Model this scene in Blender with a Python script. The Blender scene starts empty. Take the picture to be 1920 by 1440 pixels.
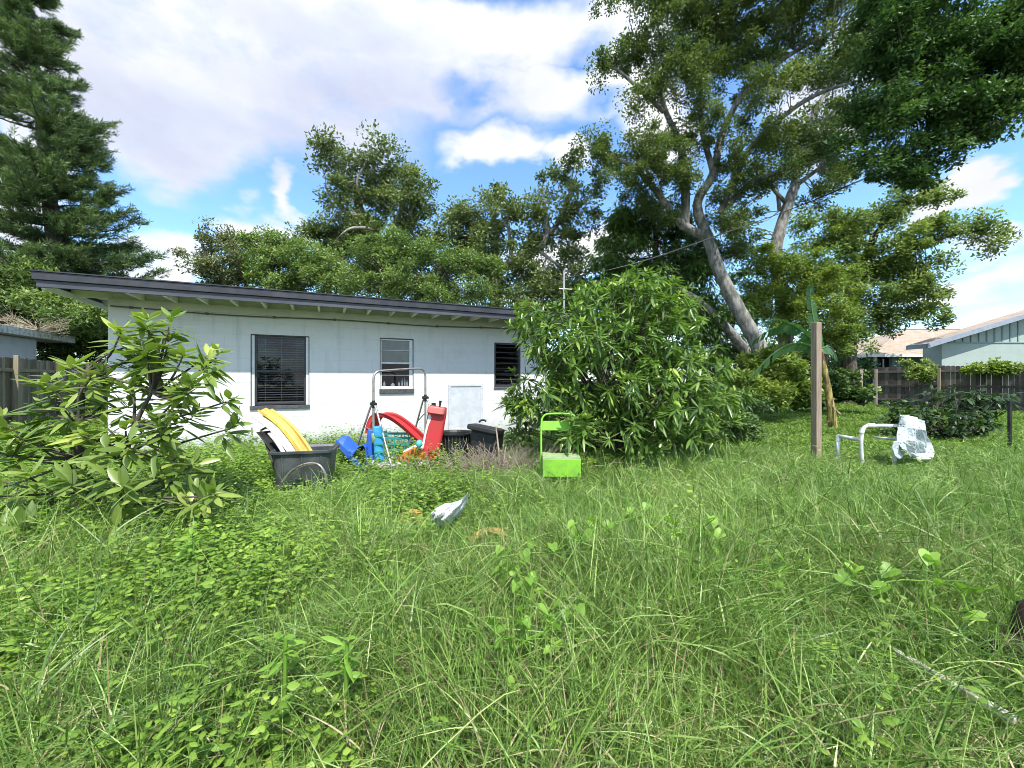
import bpy, math, random
import numpy as np
from mathutils import Vector, Matrix
R = math.radians
RNG = np.random.default_rng(7)
random.seed(7)
scene = bpy.context.scene
COL = scene.collection
F = 760.0      # focal length in pixels of the 1920 wide photograph
H = 1.25       # camera height

# ------------------------------------------------------------------ camera
cam_d = bpy.data.cameras.new("camera")
cam = bpy.data.objects.new("camera", cam_d); COL.objects.link(cam)
cam.location = (0, 0, H); cam.rotation_euler = (R(90), 0, 0)
cam_d.sensor_width = 36; cam_d.lens = 36 * F / 1920
cam_d.shift_y = -8 / 1920
cam_d.clip_start = 0.05; cam_d.clip_end = 2000
scene.camera = cam

def at(px, py, D):
    return np.array([(px - 960) / F * D, D, H + (712 - py) / F * D])

# ------------------------------------------------------------------ light
SUN_EL = 57.0
SUN_DIR = np.array([0.30, -0.954])            # horizontal direction towards the sun
SUN_DIR = SUN_DIR / np.linalg.norm(SUN_DIR)
sun_az = math.atan2(SUN_DIR[0], SUN_DIR[1])     # clockwise from +Y
sd = bpy.data.lights.new("sun", 'SUN'); sd.energy = 3.6; sd.angle = R(0.6); sd.color = (1, .96, .89)
sun = bpy.data.objects.new("sun", sd); COL.objects.link(sun)
v = Vector((SUN_DIR[0] * math.cos(R(SUN_EL)), SUN_DIR[1] * math.cos(R(SUN_EL)), math.sin(R(SUN_EL))))
sun.rotation_euler = v.to_track_quat('Z', 'Y').to_euler()
sun.location = (0, -5, 20)
scene.view_settings.view_transform = 'Standard'
scene.view_settings.look = 'None'
scene.view_settings.exposure = 0.92
scene.cycles.filter_width = 0.9; scene.cycles.max_bounces = 6; scene.cycles.diffuse_bounces = 3; scene.cycles.glossy_bounces = 2; scene.cycles.transmission_bounces = 3; scene.cycles.transparent_max_bounces = 8
scene.view_settings.gamma = 1

class NT:
    """small helper to write node trees"""
    def __init__(s, tree): s.t = tree
    def n(s, typ, **kw):
        nd = s.t.nodes.new(typ)
        for k, v in kw.items():
            if k == 'inp':
                for i, val in v.items():
                    if isinstance(val, bpy.types.NodeSocket): s.t.links.new(val, nd.inputs[i])
                    else: nd.inputs[i].default_value = val
            else: setattr(nd, k, v)
        return nd
    def m(s, op, a, b=0.0, c=None, clamp=False):
        nd = s.t.nodes.new('ShaderNodeMath'); nd.operation = op; nd.use_clamp = clamp
        for i, val in enumerate((a, b) if c is None else (a, b, c)):
            if isinstance(val, bpy.types.NodeSocket): s.t.links.new(val, nd.inputs[i])
            else: nd.inputs[i].default_value = val
        return nd.outputs[0]
    def link(s, a, b): s.t.links.new(a, b)
    def ramp(s, fac, stops, interp='LINEAR'):
        nd = s.t.nodes.new('ShaderNodeValToRGB'); cr = nd.color_ramp; cr.interpolation = interp
        while len(cr.elements) < len(stops): cr.elements.new(0.5)
        for e, (p, c) in zip(cr.elements, stops):
            e.position = p; e.color = (c[0], c[1], c[2], 1)
        if fac is not None: s.t.links.new(fac, nd.inputs[0])
        return nd.outputs[0]
    def mix(s, fac, a, b, typ='MIX'):
        nd = s.t.nodes.new('ShaderNodeMixRGB'); nd.blend_type = typ
        for i, val in enumerate((fac, a, b)):
            if isinstance(val, bpy.types.NodeSocket): s.t.links.new(val, nd.inputs[i])
            elif i == 0: nd.inputs[0].default_value = val
            else: nd.inputs[i].default_value = (val[0], val[1], val[2], 1)
        return nd.outputs[0]

world = bpy.data.worlds.new("World"); scene.world = world; world.use_nodes = True
wt = world.node_tree; wt.nodes.clear(); w = NT(wt)
out = w.n('ShaderNodeOutputWorld'); bg = w.n('ShaderNodeBackground')
bg.inputs[1].default_value = 0.15
sky = w.n('ShaderNodeTexSky'); sky.sky_type = 'NISHITA'; sky.sun_disc = False
sky.sun_elevation = R(SUN_EL); sky.sun_rotation = sun_az; sky.air_density = 1.15; sky.dust_density = 0.25; sky.ozone_density = 2.2
tc = w.n('ShaderNodeTexCoord'); sep = w.n('ShaderNodeSeparateXYZ', inp={0: tc.outputs['Generated']})
X, Y, Z = sep.outputs
az0 = w.m('ARCTAN2', X, Y); el0 = w.m('ARCSINE', Z)
# warp the directions so that cloud edges are ragged
cv = w.n('ShaderNodeCombineXYZ', inp={0: X, 1: Y, 2: w.m('MULTIPLY', Z, 1.7)})
nw = w.n('ShaderNodeTexNoise', inp={0: cv.outputs[0], 'Scale': 3.2, 'Detail': 5.0, 'Roughness': 0.55})
sc3 = w.n('ShaderNodeSeparateColor', inp={0: nw.outputs['Color']})
az = w.m('ADD', az0, w.m('MULTIPLY', w.m('SUBTRACT', sc3.outputs[0], 0.5), 0.34))
el = w.m('ADD', el0, w.m('MULTIPLY', w.m('SUBTRACT', sc3.outputs[1], 0.5), 0.26))
def dirpx(px, py):
    x, y, z = (px - 960) / F, 1.0, (712 - py) / F
    n = math.sqrt(x * x + y * y + z * z)
    return math.atan2(x, y), math.asin(z / n)
def blob(px, py, rx, ry, soft=0.6):
    a, e = dirpx(px, py)
    k = 1 / (1 + ((px - 960) / F) ** 2)
    ra = rx / F * k; re = ry / F / (1 + ((712 - py) / F) ** 2)
    dx = w.m('DIVIDE', w.m('SUBTRACT', az, a), ra); dy = w.m('DIVIDE', w.m('SUBTRACT', el, e), re)
    d = w.m('SQRT', w.m('ADD', w.m('MULTIPLY', dx, dx), w.m('MULTIPLY', dy, dy)))
    mr = w.n('ShaderNodeMapRange', interpolation_type='SMOOTHSTEP', inp={0: d, 1: 1 + soft / 2, 2: 1 - soft / 2, 3: 0.0, 4: 1.0})
    return mr.outputs[0]
def vmax(L):
    r = L[0]
    for x in L[1:]: r = w.m('MAXIMUM', r, x)
    return r
clouds = vmax([blob(430, 40, 520, 300, .45), blob(340, 250, 230, 95, .5), blob(650, 130, 330, 130, .5), blob(960, 190, 260, 80, .8),
               blob(960, 60, 260, 90, .7), blob(1160, 60, 110, 120, .6), blob(1140, 190, 110, 70, .8),
               blob(925, 315, 70, 32, .9), blob(1020, 330, 60, 22, .9), blob(540, 400, 16, 36, 1.6), blob(480, 440, 80, 24, .9),
               blob(320, 510, 95, 60, .5), blob(1250, 230, 70, 80, .8), blob(1560, 210, 60, 90, .9),
               blob(1845, 350, 66, 40, .6), blob(1780, 395, 50, 40, .7), blob(1870, 495, 60, 14, 1.2), blob(1810, 548, 110, 14, 1.2), blob(1850, 610, 200, 18, 1.0),
               blob(30, 300, 70, 320, .9), blob(1100, 480, 120, 40, .8), blob(1640, 60, 30, 60, 1.0)])
holes = vmax([blob(868, 185, 46, 34, 1.5), blob(880, 215, 22, 34, 1.5), blob(1090, 105, 60, 44, 1.6), blob(1120, 225, 60, 22, 1.6)])
low = w.n('ShaderNodeMapRange', interpolation_type='SMOOTHSTEP', inp={0: el0, 1: 0.13, 2: 0.02, 3: 0.0, 4: 0.6}).outputs[0]
# clouds everywhere else in the sky (behind and above the camera)
nb = w.n('ShaderNodeTexNoise', inp={0: cv.outputs[0], 'Scale': 2.3, 'Detail': 6.0, 'Roughness': 0.55})
back = w.n('ShaderNodeMapRange', interpolation_type='SMOOTHSTEP', inp={0: nb.outputs[0], 1: 0.42, 2: 0.58, 3: 0.0, 4: 1.0}).outputs[0]
behind = w.n('ShaderNodeMapRange', inp={0: Y, 1: 0.35, 2: 0.1, 3: 0.0, 4: 1.0}).outputs[0]
back = w.m('MULTIPLY', back, behind)
nd_ = w.n('ShaderNodeTexNoise', inp={0: cv.outputs[0], 'Scale': 7.0, 'Detail': 7.0, 'Roughness': 0.6})
wisp = w.n('ShaderNodeMapRange', inp={0: nd_.outputs[0], 1: 0.36, 2: 0.58, 3: 0.35, 4: 1.15}).outputs[0]
wisp2 = w.n('ShaderNodeMapRange', inp={0: nd_.outputs[0], 1: 0.34, 2: 0.55, 3: 0.72, 4: 1.1}).outputs[0]
mask = w.m('MAXIMUM', w.m('MULTIPLY', clouds, wisp2), w.m('MULTIPLY', w.m('MAXIMUM', low, back), wisp))
mask = w.m('SUBTRACT', mask, w.m('MULTIPLY', holes, 0.85), clamp=True)
dark = vmax([blob(400, 270, 330, 90, 1.4), blob(700, 190, 260, 90, 1.5), blob(620, 60, 200, 60, 1.5)])
dk = w.m('MULTIPLY', dark, w.m('ADD', w.m('MULTIPLY', nd_.outputs[0], 0.7), 0.45), clamp=True)
k = 4.2
ccol = w.mix(dk, (0.95 * k, 0.97 * k, 1.0 * k), (0.64 * k, 0.70 * k, 0.88 * k))
n2 = w.n('ShaderNodeMapRange', inp={0: nb.outputs[0], 1: 0.35, 2: 0.65, 3: 0.82, 4: 1.06}).outputs[0]
ccol = w.mix(1.0, ccol, w.n('ShaderNodeCombineXYZ', inp={0: n2, 1: n2, 2: w.m('ADD', w.m('MULTIPLY', n2, 0.75), 0.25)}).outputs[0], 'MULTIPLY')
skyc = w.mix(1.0, sky.outputs[0], (.78, .97, 1.12), 'MULTIPLY')
fin = w.mix(mask, skyc, ccol)
w.link(fin, bg.inputs[0]); w.link(bg.outputs[0], out.inputs[0])

# ------------------------------------------------------------------ object helpers
def tag(o, label=None, cat=None, group=None, kind=None):
    if label: o['label'] = label
    if cat: o['category'] = cat
    if group: o['group'] = group
    if kind: o['kind'] = kind
    return o
def thing(name, label, cat, loc=(0, 0, 0), rotz=0.0, group=None):
    o = bpy.data.objects.new(name, None); COL.objects.link(o)
    o.location = tuple(loc); o.rotation_euler = (0, 0, rotz); o.empty_display_size = 0.2
    return tag(o, label, cat, group)
def link(name, me, mat, parent=None):
    o = bpy.data.objects.new(name, me); COL.objects.link(o)
    if mat is not None and len(me.materials) == 0: me.materials.append(mat)
    if parent is not None: o.parent = parent
    return o

class MB:
    """collects polygons with a per-vertex random value, then links ONE mesh object.
    Points are given in world space; off = parent's location so that children keep local data."""
    def __init__(s): s.V = []; s.F = []; s.A = []; s.n = 0
    def add(s, V, Fc, a=0.5):
        V = np.asarray(V, float).reshape(-1, 3); s.V.append(V)
        s.A.append(np.full(len(V), a) if np.isscalar(a) else np.asarray(a, float))
        for f in Fc: s.F.append(tuple(int(i) + s.n for i in f))
        s.n += len(V)
    def box(s, x0, x1, y0, y1, z0, z1, a=0.5, M=None):
        V = np.array([[x, y, z] for z in (z0, z1) for y in (y0, y1) for x in (x0, x1)], float)
        if M is not None: V = V @ np.array(M.to_3x3()).T + np.array(M.translation)
        s.add(V, [(0, 2, 3, 1), (4, 5, 7, 6), (0, 1, 5, 4), (2, 6, 7, 3), (0, 4, 6, 2), (1, 3, 7, 5)], a)
    def prism(s, poly, y0, y1, a=0.5):
        """poly in x,z extruded along y"""
        n = len(poly); V = [(p[0], y0, p[1]) for p in poly] + [(p[0], y1, p[1]) for p in poly]
        s.add(V, [tuple(range(n)), tuple(range(2 * n - 1, n - 1, -1))] + [(i, i + n, (i + 1) % n + n, (i + 1) % n) for i in range(n)], a)
    def tube(s, pts, rad, k=8, a=0.5, smooth=2, jit=0.0, cap=True):
        P = np.asarray(pts, float)
        rad = np.full(len(P), rad, float) if np.isscalar(rad) else np.asarray(rad, float)
        for _ in range(smooth):
            if len(P) > 2:
                Q = [P[0]]; q = [rad[0]]
                for i in range(len(P) - 1):
                    Q += [P[i] * .75 + P[i + 1] * .25, P[i] * .25 + P[i + 1] * .75]; q += [rad[i] * .75 + rad[i + 1] * .25, rad[i] * .25 + rad[i + 1] * .75]
                Q.append(P[-1]); q.append(rad[-1]); P = np.array(Q); rad = np.array(q)
        T = np.gradient(P, axis=0); T /= np.linalg.norm(T, axis=1)[:, None] + 1e-9
        ref = np.array([0, 0, 1.]) if abs(T[0][2]) < .9 else np.array([1., 0, 0])
        V = []
        n_ = np.cross(T[0], ref); n_ /= np.linalg.norm(n_)
        for i in range(len(P)):
            n_ = n_ - T[i] * np.dot(n_, T[i]); n_ /= np.linalg.norm(n_) + 1e-9
            b = np.cross(T[i], n_)
            for j in range(k):
                th = 2 * math.pi * j / k; r = rad[i] * (1 + (RNG.normal() * jit if jit else 0))
                V.append(P[i] + (n_ * math.cos(th) + b * math.sin(th)) * r)
        Fc = [(i * k + j, i * k + (j + 1) % k, (i + 1) * k + (j + 1) % k, (i + 1) * k + j) for i in range(len(P) - 1) for j in range(k)]
        if cap: Fc += [tuple(range(k - 1, -1, -1)), tuple((len(P) - 1) * k + j for j in range(k))]
        s.add(V, Fc, a)
    def grid(s, G, a=0.5, closed=False):
        """G: rows x cols x 3"""
        G = np.asarray(G, float); r, c = G.shape[:2]
        cc = c if closed else c - 1
        s.add(G.reshape(-1, 3), [(i * c + j, i * c + (j + 1) % c, (i + 1) * c + (j + 1) % c, (i + 1) * c + j) for i in range(r - 1) for j in range(cc)], a)
    def shell(s, G, th, a=0.5):
        """grid with a thickness along its normals"""
        G = np.asarray(G, float)
        du = np.gradient(G, axis=0); dv = np.gradient(G, axis=1); N = np.cross(du, dv); N /= np.linalg.norm(N, axis=2)[..., None] + 1e-9
        r, c = G.shape[:2]; A = G + N * th / 2; B = G - N * th / 2
        V = np.concatenate([A.reshape(-1, 3), B.reshape(-1, 3)]); o = r * c
        Fc = []
        for i in range(r - 1):
            for j in range(c - 1):
                q = (i * c + j, i * c + j + 1, (i + 1) * c + j + 1, (i + 1) * c + j); Fc += [q, tuple(x + o for x in q[::-1])]
        ring = [j for j in range(c)] + [i * c + c - 1 for i in range(1, r)] + [(r - 1) * c + j for j in range(c - 2, -1, -1)] + [i * c for i in range(r - 2, 0, -1)]
        for i in range(len(ring)):
            x, y = ring[i], ring[(i + 1) % len(ring)]; Fc.append((y, x, x + o, y + o))
        s.add(V, Fc, a)
    def build(s, name, mat, parent=None, smooth=False, bevel=0.0, local=False, seg=2):
        V = np.concatenate(s.V) if s.V else np.zeros((0, 3))
        loc = np.zeros(3)
        if parent is not None and not local:
            loc = chainloc(parent)
        me = bpy.data.meshes.new(name)
        me.from_pydata([tuple(p) for p in (V - loc)], [], s.F)
        at_ = me.attributes.new('var', 'FLOAT', 'POINT'); at_.data.foreach_set('value', np.concatenate(s.A).astype(np.float32))
        if smooth: me.polygons.foreach_set('use_smooth', [True] * len(me.polygons))
        o = link(name, me, mat, parent)
        if bevel:
            m = o.modifiers.new('bevel', 'BEVEL'); m.width = bevel; m.segments = seg; m.limit_method = 'ANGLE'; m.angle_limit = R(35)
        return o
def chainloc(p):
    l = np.zeros(3)
    while p is not None: l += np.array(p.location); p = p.parent
    return l

# ------------------------------------------------------------------ foliage arrays
def unit(a): return a / (np.linalg.norm(a, axis=-1, keepdims=True) + 1e-9)
def strips(P, D, S, L, W, bend, prof, K=2, fold=0.0, a=None):
    """N leaves or blades. P base, D direction, S side, L length, W width, bend (N,3) end offset.
    prof: half width factor per row, last row is the tip. returns (V, loops, starts, A)"""
    N = len(P); rows = len(prof); L = np.broadcast_to(L, (N,)); W = np.broadcast_to(W, (N,))
    t = np.linspace(0, 1, rows)
    nrm = unit(np.cross(D, S))
    per = K * (rows - 1) + 1
    V = np.zeros((N, per, 3), np.float32)
    for i in range(rows):
        C = P + D * (L * t[i])[:, None] + bend * (t[i] ** 2)
        if i == rows - 1: V[:, K * i] = C
        elif K == 2:
            h = (W * prof[i] * .5)[:, None]; V[:, K * i] = C - S * h; V[:, K * i + 1] = C + S * h
        else:
            h = (W * prof[i] * .5)[:, None]; V[:, K * i] = C - S * h + nrm * h * fold; V[:, K * i + 1] = C; V[:, K * i + 2] = C + S * h + nrm * h * fold
    q = []; tr = []
    for i in range(rows - 2):
        for j in range(K - 1): q.append((K * i + j, K * i + j + 1, K * (i + 1) + j + 1, K * (i + 1) + j))
    i = rows - 2
    for j in range(K - 1): tr.append((K * i + j, K * i + j + 1, K * (i + 1)))
    base = (np.arange(N) * per)[:, None]
    lp = np.array([x for f in q for x in f] + [x for f in tr for x in f])
    loops = (base + lp[None]).ravel()
    st = np.concatenate([np.arange(len(q)) * 4, len(q) * 4 + np.arange(len(tr)) * 3]) if q else np.arange(len(tr)) * 3
    starts = ((np.arange(N) * len(lp))[:, None] + st[None]).ravel()
    if a is None: a = RNG.random(N)
    return V.reshape(-1, 3), loops, starts, np.repeat(a, per)
def diamonds(P, D, S, L, W, a=None, fold=0.25):
    """cheap far leaves: 4 vertices, 2 triangles"""
    N = len(P); L = np.broadcast_to(L, (N,))[:, None]; W = np.broadcast_to(W, (N,))[:, None]
    nrm = np.cross(D, S); V = np.zeros((N, 4, 3), np.float32)
    V[:, 0] = P; V[:, 1] = P + D * L * .5 - S * W * .5 + nrm * W * fold; V[:, 2] = P + D * L; V[:, 3] = P + D * L * .5 + S * W * .5 + nrm * W * fold
    lp = np.array([0, 1, 2, 0, 2, 3])
    loops = ((np.arange(N) * 4)[:, None] + lp[None]).ravel(); starts = np.arange(N * 2) * 3
    if a is None: a = RNG.random(N)
    return V.reshape(-1, 3), loops, starts, np.repeat(a, 4)
def fmesh(name, parts, mat, parent=None, smooth=False):
    Vs, Ls, Ss, As = [], [], [], []; nv = nl = 0
    for V, l, s_, a in parts:
        Vs.append(V); Ls.append(l + nv); Ss.append(s_ + nl); As.append(a); nv += len(V); nl += len(l)
    V = np.concatenate(Vs); l = np.concatenate(Ls); s_ = np.concatenate(Ss); a = np.concatenate(As)
    if parent is not None: V = V - chainloc(parent).astype(np.float32)
    me = bpy.data.meshes.new(name)
    me.vertices.add(len(V)); me.vertices.foreach_set('co', np.ascontiguousarray(V, np.float32).ravel())
    me.loops.add(len(l)); me.loops.foreach_set('vertex_index', l.astype(np.int32))
    me.polygons.add(len(s_)); me.polygons.foreach_set('loop_start', s_.astype(np.int32))
    if smooth: me.polygons.foreach_set('use_smooth', np.ones(len(s_), bool))
    me.update(calc_edges=True)
    at_ = me.attributes.new('var', 'FLOAT', 'POINT'); at_.data.foreach_set('value', a.astype(np.float32))
    return link(name, me, mat, parent)
def rdir(N, up=0.0, flat=1.0):
    d = RNG.normal(size=(N, 3)); d[:, 2] = d[:, 2] * flat + up
    return unit(d)
def side(D, roll=None):
    N = len(D); z = np.tile(np.array([0, 0, 1.]), (N, 1)); s = np.cross(D, z); bad = np.linalg.norm(s, axis=1) < 1e-3; s[bad] = (1, 0, 0); s = unit(s)
    if roll is not None:
        b = np.cross(D, s); s = s * np.cos(roll)[:, None] + b * np.sin(roll)[:, None]
    return s
def sn(x, y, s=1.0, o=0.0):
    """smooth pseudo noise 0..1"""
    x = np.asarray(x) * s + o; y = np.asarray(y) * s + o * 1.7
    v_ = np.sin(x * 1.7 + 1.3 * np.sin(y * 1.1 + o)) + np.sin(y * 2.1 + 1.7 * np.sin(x * .9 + 2)) + .6 * np.sin(x * 4.3 + y * 3.1 + 1.1 * np.sin(x * 2.9)) + .5 * np.sin(y * 5.7 - x * 3.9 + 1.4 * np.sin(y * 3.3))
    return np.clip(v_ / 6.2 + .5, 0, 1)

# ------------------------------------------------------------------ materials
def new_mat(name):
    m = bpy.data.materials.new(name); m.use_nodes = True; m.node_tree.nodes.clear(); n = NT(m.node_tree)
    o = n.n('ShaderNodeOutputMaterial'); return m, n, o
def leaf_mat(name, stops, rough=.5, trans=.25, spec=.4, tboost=(1.25, 1.45, .6), nscale=.7):
    m, n, o = new_mat(name)
    at_ = n.n('ShaderNodeAttribute', attribute_name='var')
    g = n.n('ShaderNodeNewGeometry')
    ns = n.n('ShaderNodeTexNoise', inp={0: g.outputs['Position'], 'Scale': nscale, 'Detail': 2.0})
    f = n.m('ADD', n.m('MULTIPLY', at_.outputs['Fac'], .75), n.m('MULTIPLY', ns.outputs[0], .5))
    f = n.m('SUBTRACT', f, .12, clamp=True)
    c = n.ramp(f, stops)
    p = n.n('ShaderNodeBsdfPrincipled', inp={'Base Color': c, 'Roughness': rough, 'Specular IOR Level': spec})
    tcol = n.mix(1.0, c, tboost, 'MULTIPLY')
    t = n.n('ShaderNodeBsdfTranslucent', inp={0: tcol})
    mx = n.n('ShaderNodeMixShader', inp={0: trans, 1: p.outputs[0], 2: t.outputs[0]})
    n.link(mx.outputs[0], o.inputs[0]); return m
def plain(name, col, rough=.5, metal=0.0, spec=.5, noise=0.0, nscale=8.0, col2=None, bump=0.0, bscale=30.0, stretch=None, detail=5.0, edge=(.4, .6)):
    m, n, o = new_mat(name)
    tc_ = n.n('ShaderNodeTexCoord'); src = tc_.outputs['Object']
    if stretch: src = n.n('ShaderNodeMapping', inp={0: src, 3: stretch}).outputs[0]
    p = n.n('ShaderNodeBsdfPrincipled', inp={'Roughness': rough, 'Metallic': metal, 'Specular IOR Level': spec})
    if col2 is not None:
        ns = n.n('ShaderNodeTexNoise', inp={0: src, 'Scale': nscale, 'Detail': detail, 'Roughness': .6})
        c = n.ramp(ns.outputs[0], [(edge[0], col), (edge[1], col2)]); n.link(c, p.inputs['Base Color'])
    else: p.inputs['Base Color'].default_value = (*col, 1)
    if bump:
        nb_ = n.n('ShaderNodeTexNoise', inp={0: src, 'Scale': bscale, 'Detail': 6.0})
        b = n.n('ShaderNodeBump', inp={'Strength': bump, 'Distance': .02, 'Height': nb_.outputs[0]}); n.link(b.outputs[0], p.inputs['Normal'])
    n.link(p.outputs[0], o.inputs[0]); return m
# ================================================================== setting materials
def wall_mat(name, col, dirt, course=.2):
    m, n, o = new_mat(name)
    t = n.n('ShaderNodeTexCoord'); s = n.n('ShaderNodeSeparateXYZ', inp={0: t.outputs['Object']})
    cv_ = n.n('ShaderNodeCombineXYZ', inp={0: s.outputs[0], 1: s.outputs[2], 2: 0.0})
    br = n.n('ShaderNodeTexBrick', inp={0: cv_.outputs[0], 'Scale': 1.0, 'Mortar Size': .006, 'Mortar Smooth': .6, 'Brick Width': course * 2, 'Row Height': course})
    n1 = n.n('ShaderNodeTexNoise', inp={0: t.outputs['Object'], 'Scale': 3.0, 'Detail': 8.0, 'Roughness': .7})
    st = n.n('ShaderNodeMapping', inp={0: t.outputs['Object'], 3: (9, 9, .8)})
    n2 = n.n('ShaderNodeTexNoise', inp={0: st.outputs[0], 'Scale': 1.0, 'Detail': 5.0})
    d = n.m('MULTIPLY', n.n('ShaderNodeMapRange', inp={0: n1.outputs[0], 1: .5, 2: .75}).outputs[0], .28)
    d2 = n.m('MULTIPLY', n.n('ShaderNodeMapRange', inp={0: n2.outputs[0], 1: .55, 2: .8}).outputs[0], .42)
    # splashed soil along the foot of the wall
    n3 = n.n('ShaderNodeTexNoise', inp={0: t.outputs['Object'], 'Scale': 12.0, 'Detail': 6.0})
    ft = n.n('ShaderNodeMapRange', inp={0: n.m('ADD', s.outputs[2], n.m('MULTIPLY', n3.outputs[0], .5)), 1: .68, 2: .25, 3: 0.0, 4: .8}).outputs[0]
    c = n.mix(n.m('ADD', n.m('ADD', d, d2), ft, clamp=True), col, dirt)
    c = n.mix(n.m('MULTIPLY', br.outputs['Fac'], .14), c, dirt)
    p = n.n('ShaderNodeBsdfPrincipled', inp={'Base Color': c, 'Roughness': .75, 'Specular IOR Level': .3})
    n4 = n.n('ShaderNodeTexNoise', inp={0: t.outputs['Object'], 'Scale': 60.0, 'Detail': 4.0})
    h = n.m('SUBTRACT', n.m('MULTIPLY', n4.outputs[0], .35), n.m('MULTIPLY', br.outputs['Fac'], .25))
    b = n.n('ShaderNodeBump', inp={'Strength': .5, 'Distance': .01, 'Height': h}); n.link(b.outputs[0], p.inputs['Normal'])
    n.link(p.outputs[0], o.inputs[0]); return m
def wood_mat(name, stops, stretch=(14, 14, 1.2), bump=.5, rough=.85):
    m, n, o = new_mat(name)
    t = n.n('ShaderNodeTexCoord'); mp = n.n('ShaderNodeMapping', inp={0: t.outputs['Object'], 3: stretch})
    ns = n.n('ShaderNodeTexNoise', inp={0: mp.outputs[0], 'Scale': 2.0, 'Detail': 8.0, 'Roughness': .65})
    n2 = n.n('ShaderNodeTexNoise', inp={0: t.outputs['Object'], 'Scale': 1.3, 'Detail': 4.0})
    at_ = n.n('ShaderNodeAttribute', attribute_name='var')
    f = n.m('ADD', n.m('MULTIPLY', ns.outputs[0], .6), n.m('ADD', n.m('MULTIPLY', n2.outputs[0], .25), n.m('MULTIPLY', at_.outputs['Fac'], .3)))
    c = n.ramp(n.m('SUBTRACT', f, .1), stops)
    p = n.n('ShaderNodeBsdfPrincipled', inp={'Base Color': c, 'Roughness': rough, 'Specular IOR Level': .25})
    b = n.n('ShaderNodeBump', inp={'Strength': bump, 'Distance': .01, 'Height': ns.outputs[0]}); n.link(b.outputs[0], p.inputs['Normal'])
    n.link(p.outputs[0], o.inputs[0]); return m
M = {}
M['white_wall'] = wall_mat('white_wall', (.69, .685, .68), (.36, .40, .36))
M['cream'] = plain('cream_wood', (.84, .84, .78), .6, col2=(.72, .72, .66), nscale=3, bump=.15)
M['frieze'] = plain('frieze_paint', (.66, .66, .60), .6, col2=(.56, .56, .51), nscale=2)
M['drip'] = plain('dark_metal_trim', (.030, .030, .036), .45, col2=(.05, .05, .058), nscale=4)
M['fascia'] = plain('grey_fascia', (.055, .057, .072), .5, col2=(.085, .088, .105), nscale=2.5, stretch=(.4, 1, 5))
M['roofing'] = plain('roof_membrane', (.3, .3, .3), .9, col2=(.2, .2, .2))
M['soffit'] = plain('soffit_paint', (.78, .78, .76), .7)
M['dark_frame'] = plain('dark_window_frame', (.035, .036, .042), .4)
M['white_trim'] = plain('white_trim', (.8, .8, .8), .4, col2=(.68, .68, .66), nscale=12)
M['sill'] = plain('grey_sill', (.05, .05, .055), .7, col2=(.085, .085, .09), nscale=20)
M['blind'] = plain('grey_blind_slat', (.34, .34, .35), .6)
M['interior'] = plain('dark_interior', (.06, .06, .065), .9)
M['cable'] = plain('black_cable', (.03, .03, .03), .6)
M['conduit'] = plain('grey_conduit', (.10, .10, .09), .5)
def glass_mat(name, tint=(.8, .8, .82), gl=.35, rough=.02):
    m, n, o = new_mat(name)
    fr = n.n('ShaderNodeFresnel', inp={0: 1.5}); f = n.m('ADD', n.m('MULTIPLY', fr.outputs[0], .55), 0.0, clamp=True)
    t = n.n('ShaderNodeBsdfTransparent', inp={0: (*tint, 1)}); g = n.n('ShaderNodeBsdfGlossy', inp={0: (.9, .93, 1, 1), 'Roughness': rough})
    mx = n.n('ShaderNodeMixShader', inp={0: f, 1: t.outputs[0], 2: g.outputs[0]}); n.link(mx.outputs[0], o.inputs[0]); return m
M['glass'] = glass_mat('window_glass')
M['frost'] = plain('frosted_glass', (.11, .11, .105), .12, spec=.6, col2=(.14, .14, .13), nscale=6)

# ================================================================== ground
def ground():
    n = 140; xs = np.concatenate([np.linspace(-300, -16, 12)[:-1], np.linspace(-15, 25, n), np.linspace(26, 300, 12)[1:]])
    ys = np.concatenate([np.linspace(-60, -3, 8)[:-1], np.linspace(-2, 26, n), np.linspace(27, 500, 14)[1:]])
    X_, Y_ = np.meshgrid(xs, ys)
    Zg = (sn(X_, Y_, .9) - .5) * .07 * (np.abs(X_) < 30) * (Y_ < 30)
    b = MB(); b.grid(np.dstack([X_, Y_, Zg]))
    m, nn, o = new_mat('soil_and_thatch')
    t = nn.n('ShaderNodeTexCoord')
    n1 = nn.n('ShaderNodeTexNoise', inp={0: t.outputs['Object'], 'Scale': 2.0, 'Detail': 10.0, 'Roughness': .7})
    n2 = nn.n('ShaderNodeTexNoise', inp={0: t.outputs['Object'], 'Scale': 45.0, 'Detail': 6.0, 'Roughness': .7})
    c = nn.ramp(nn.m('ADD', nn.m('MULTIPLY', n1.outputs[0], .5), nn.m('MULTIPLY', n2.outputs[0], .5)), [(.35, (.022, .020, .012)), (.5, (.045, .055, .022)), (.62, (.075, .085, .035))])
    p = nn.n('ShaderNodeBsdfPrincipled', inp={'Base Color': c, 'Roughness': .95, 'Specular IOR Level': .1})
    nn.link(nn.n('ShaderNodeBump', inp={'Strength': .8, 'Distance': .03, 'Height': n2.outputs[0]}).outputs[0], p.inputs['Normal'])
    nn.link(p.outputs[0], o.inputs[0])
    tag(b.build('ground', m, smooth=True), kind='structure')
ground()

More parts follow.
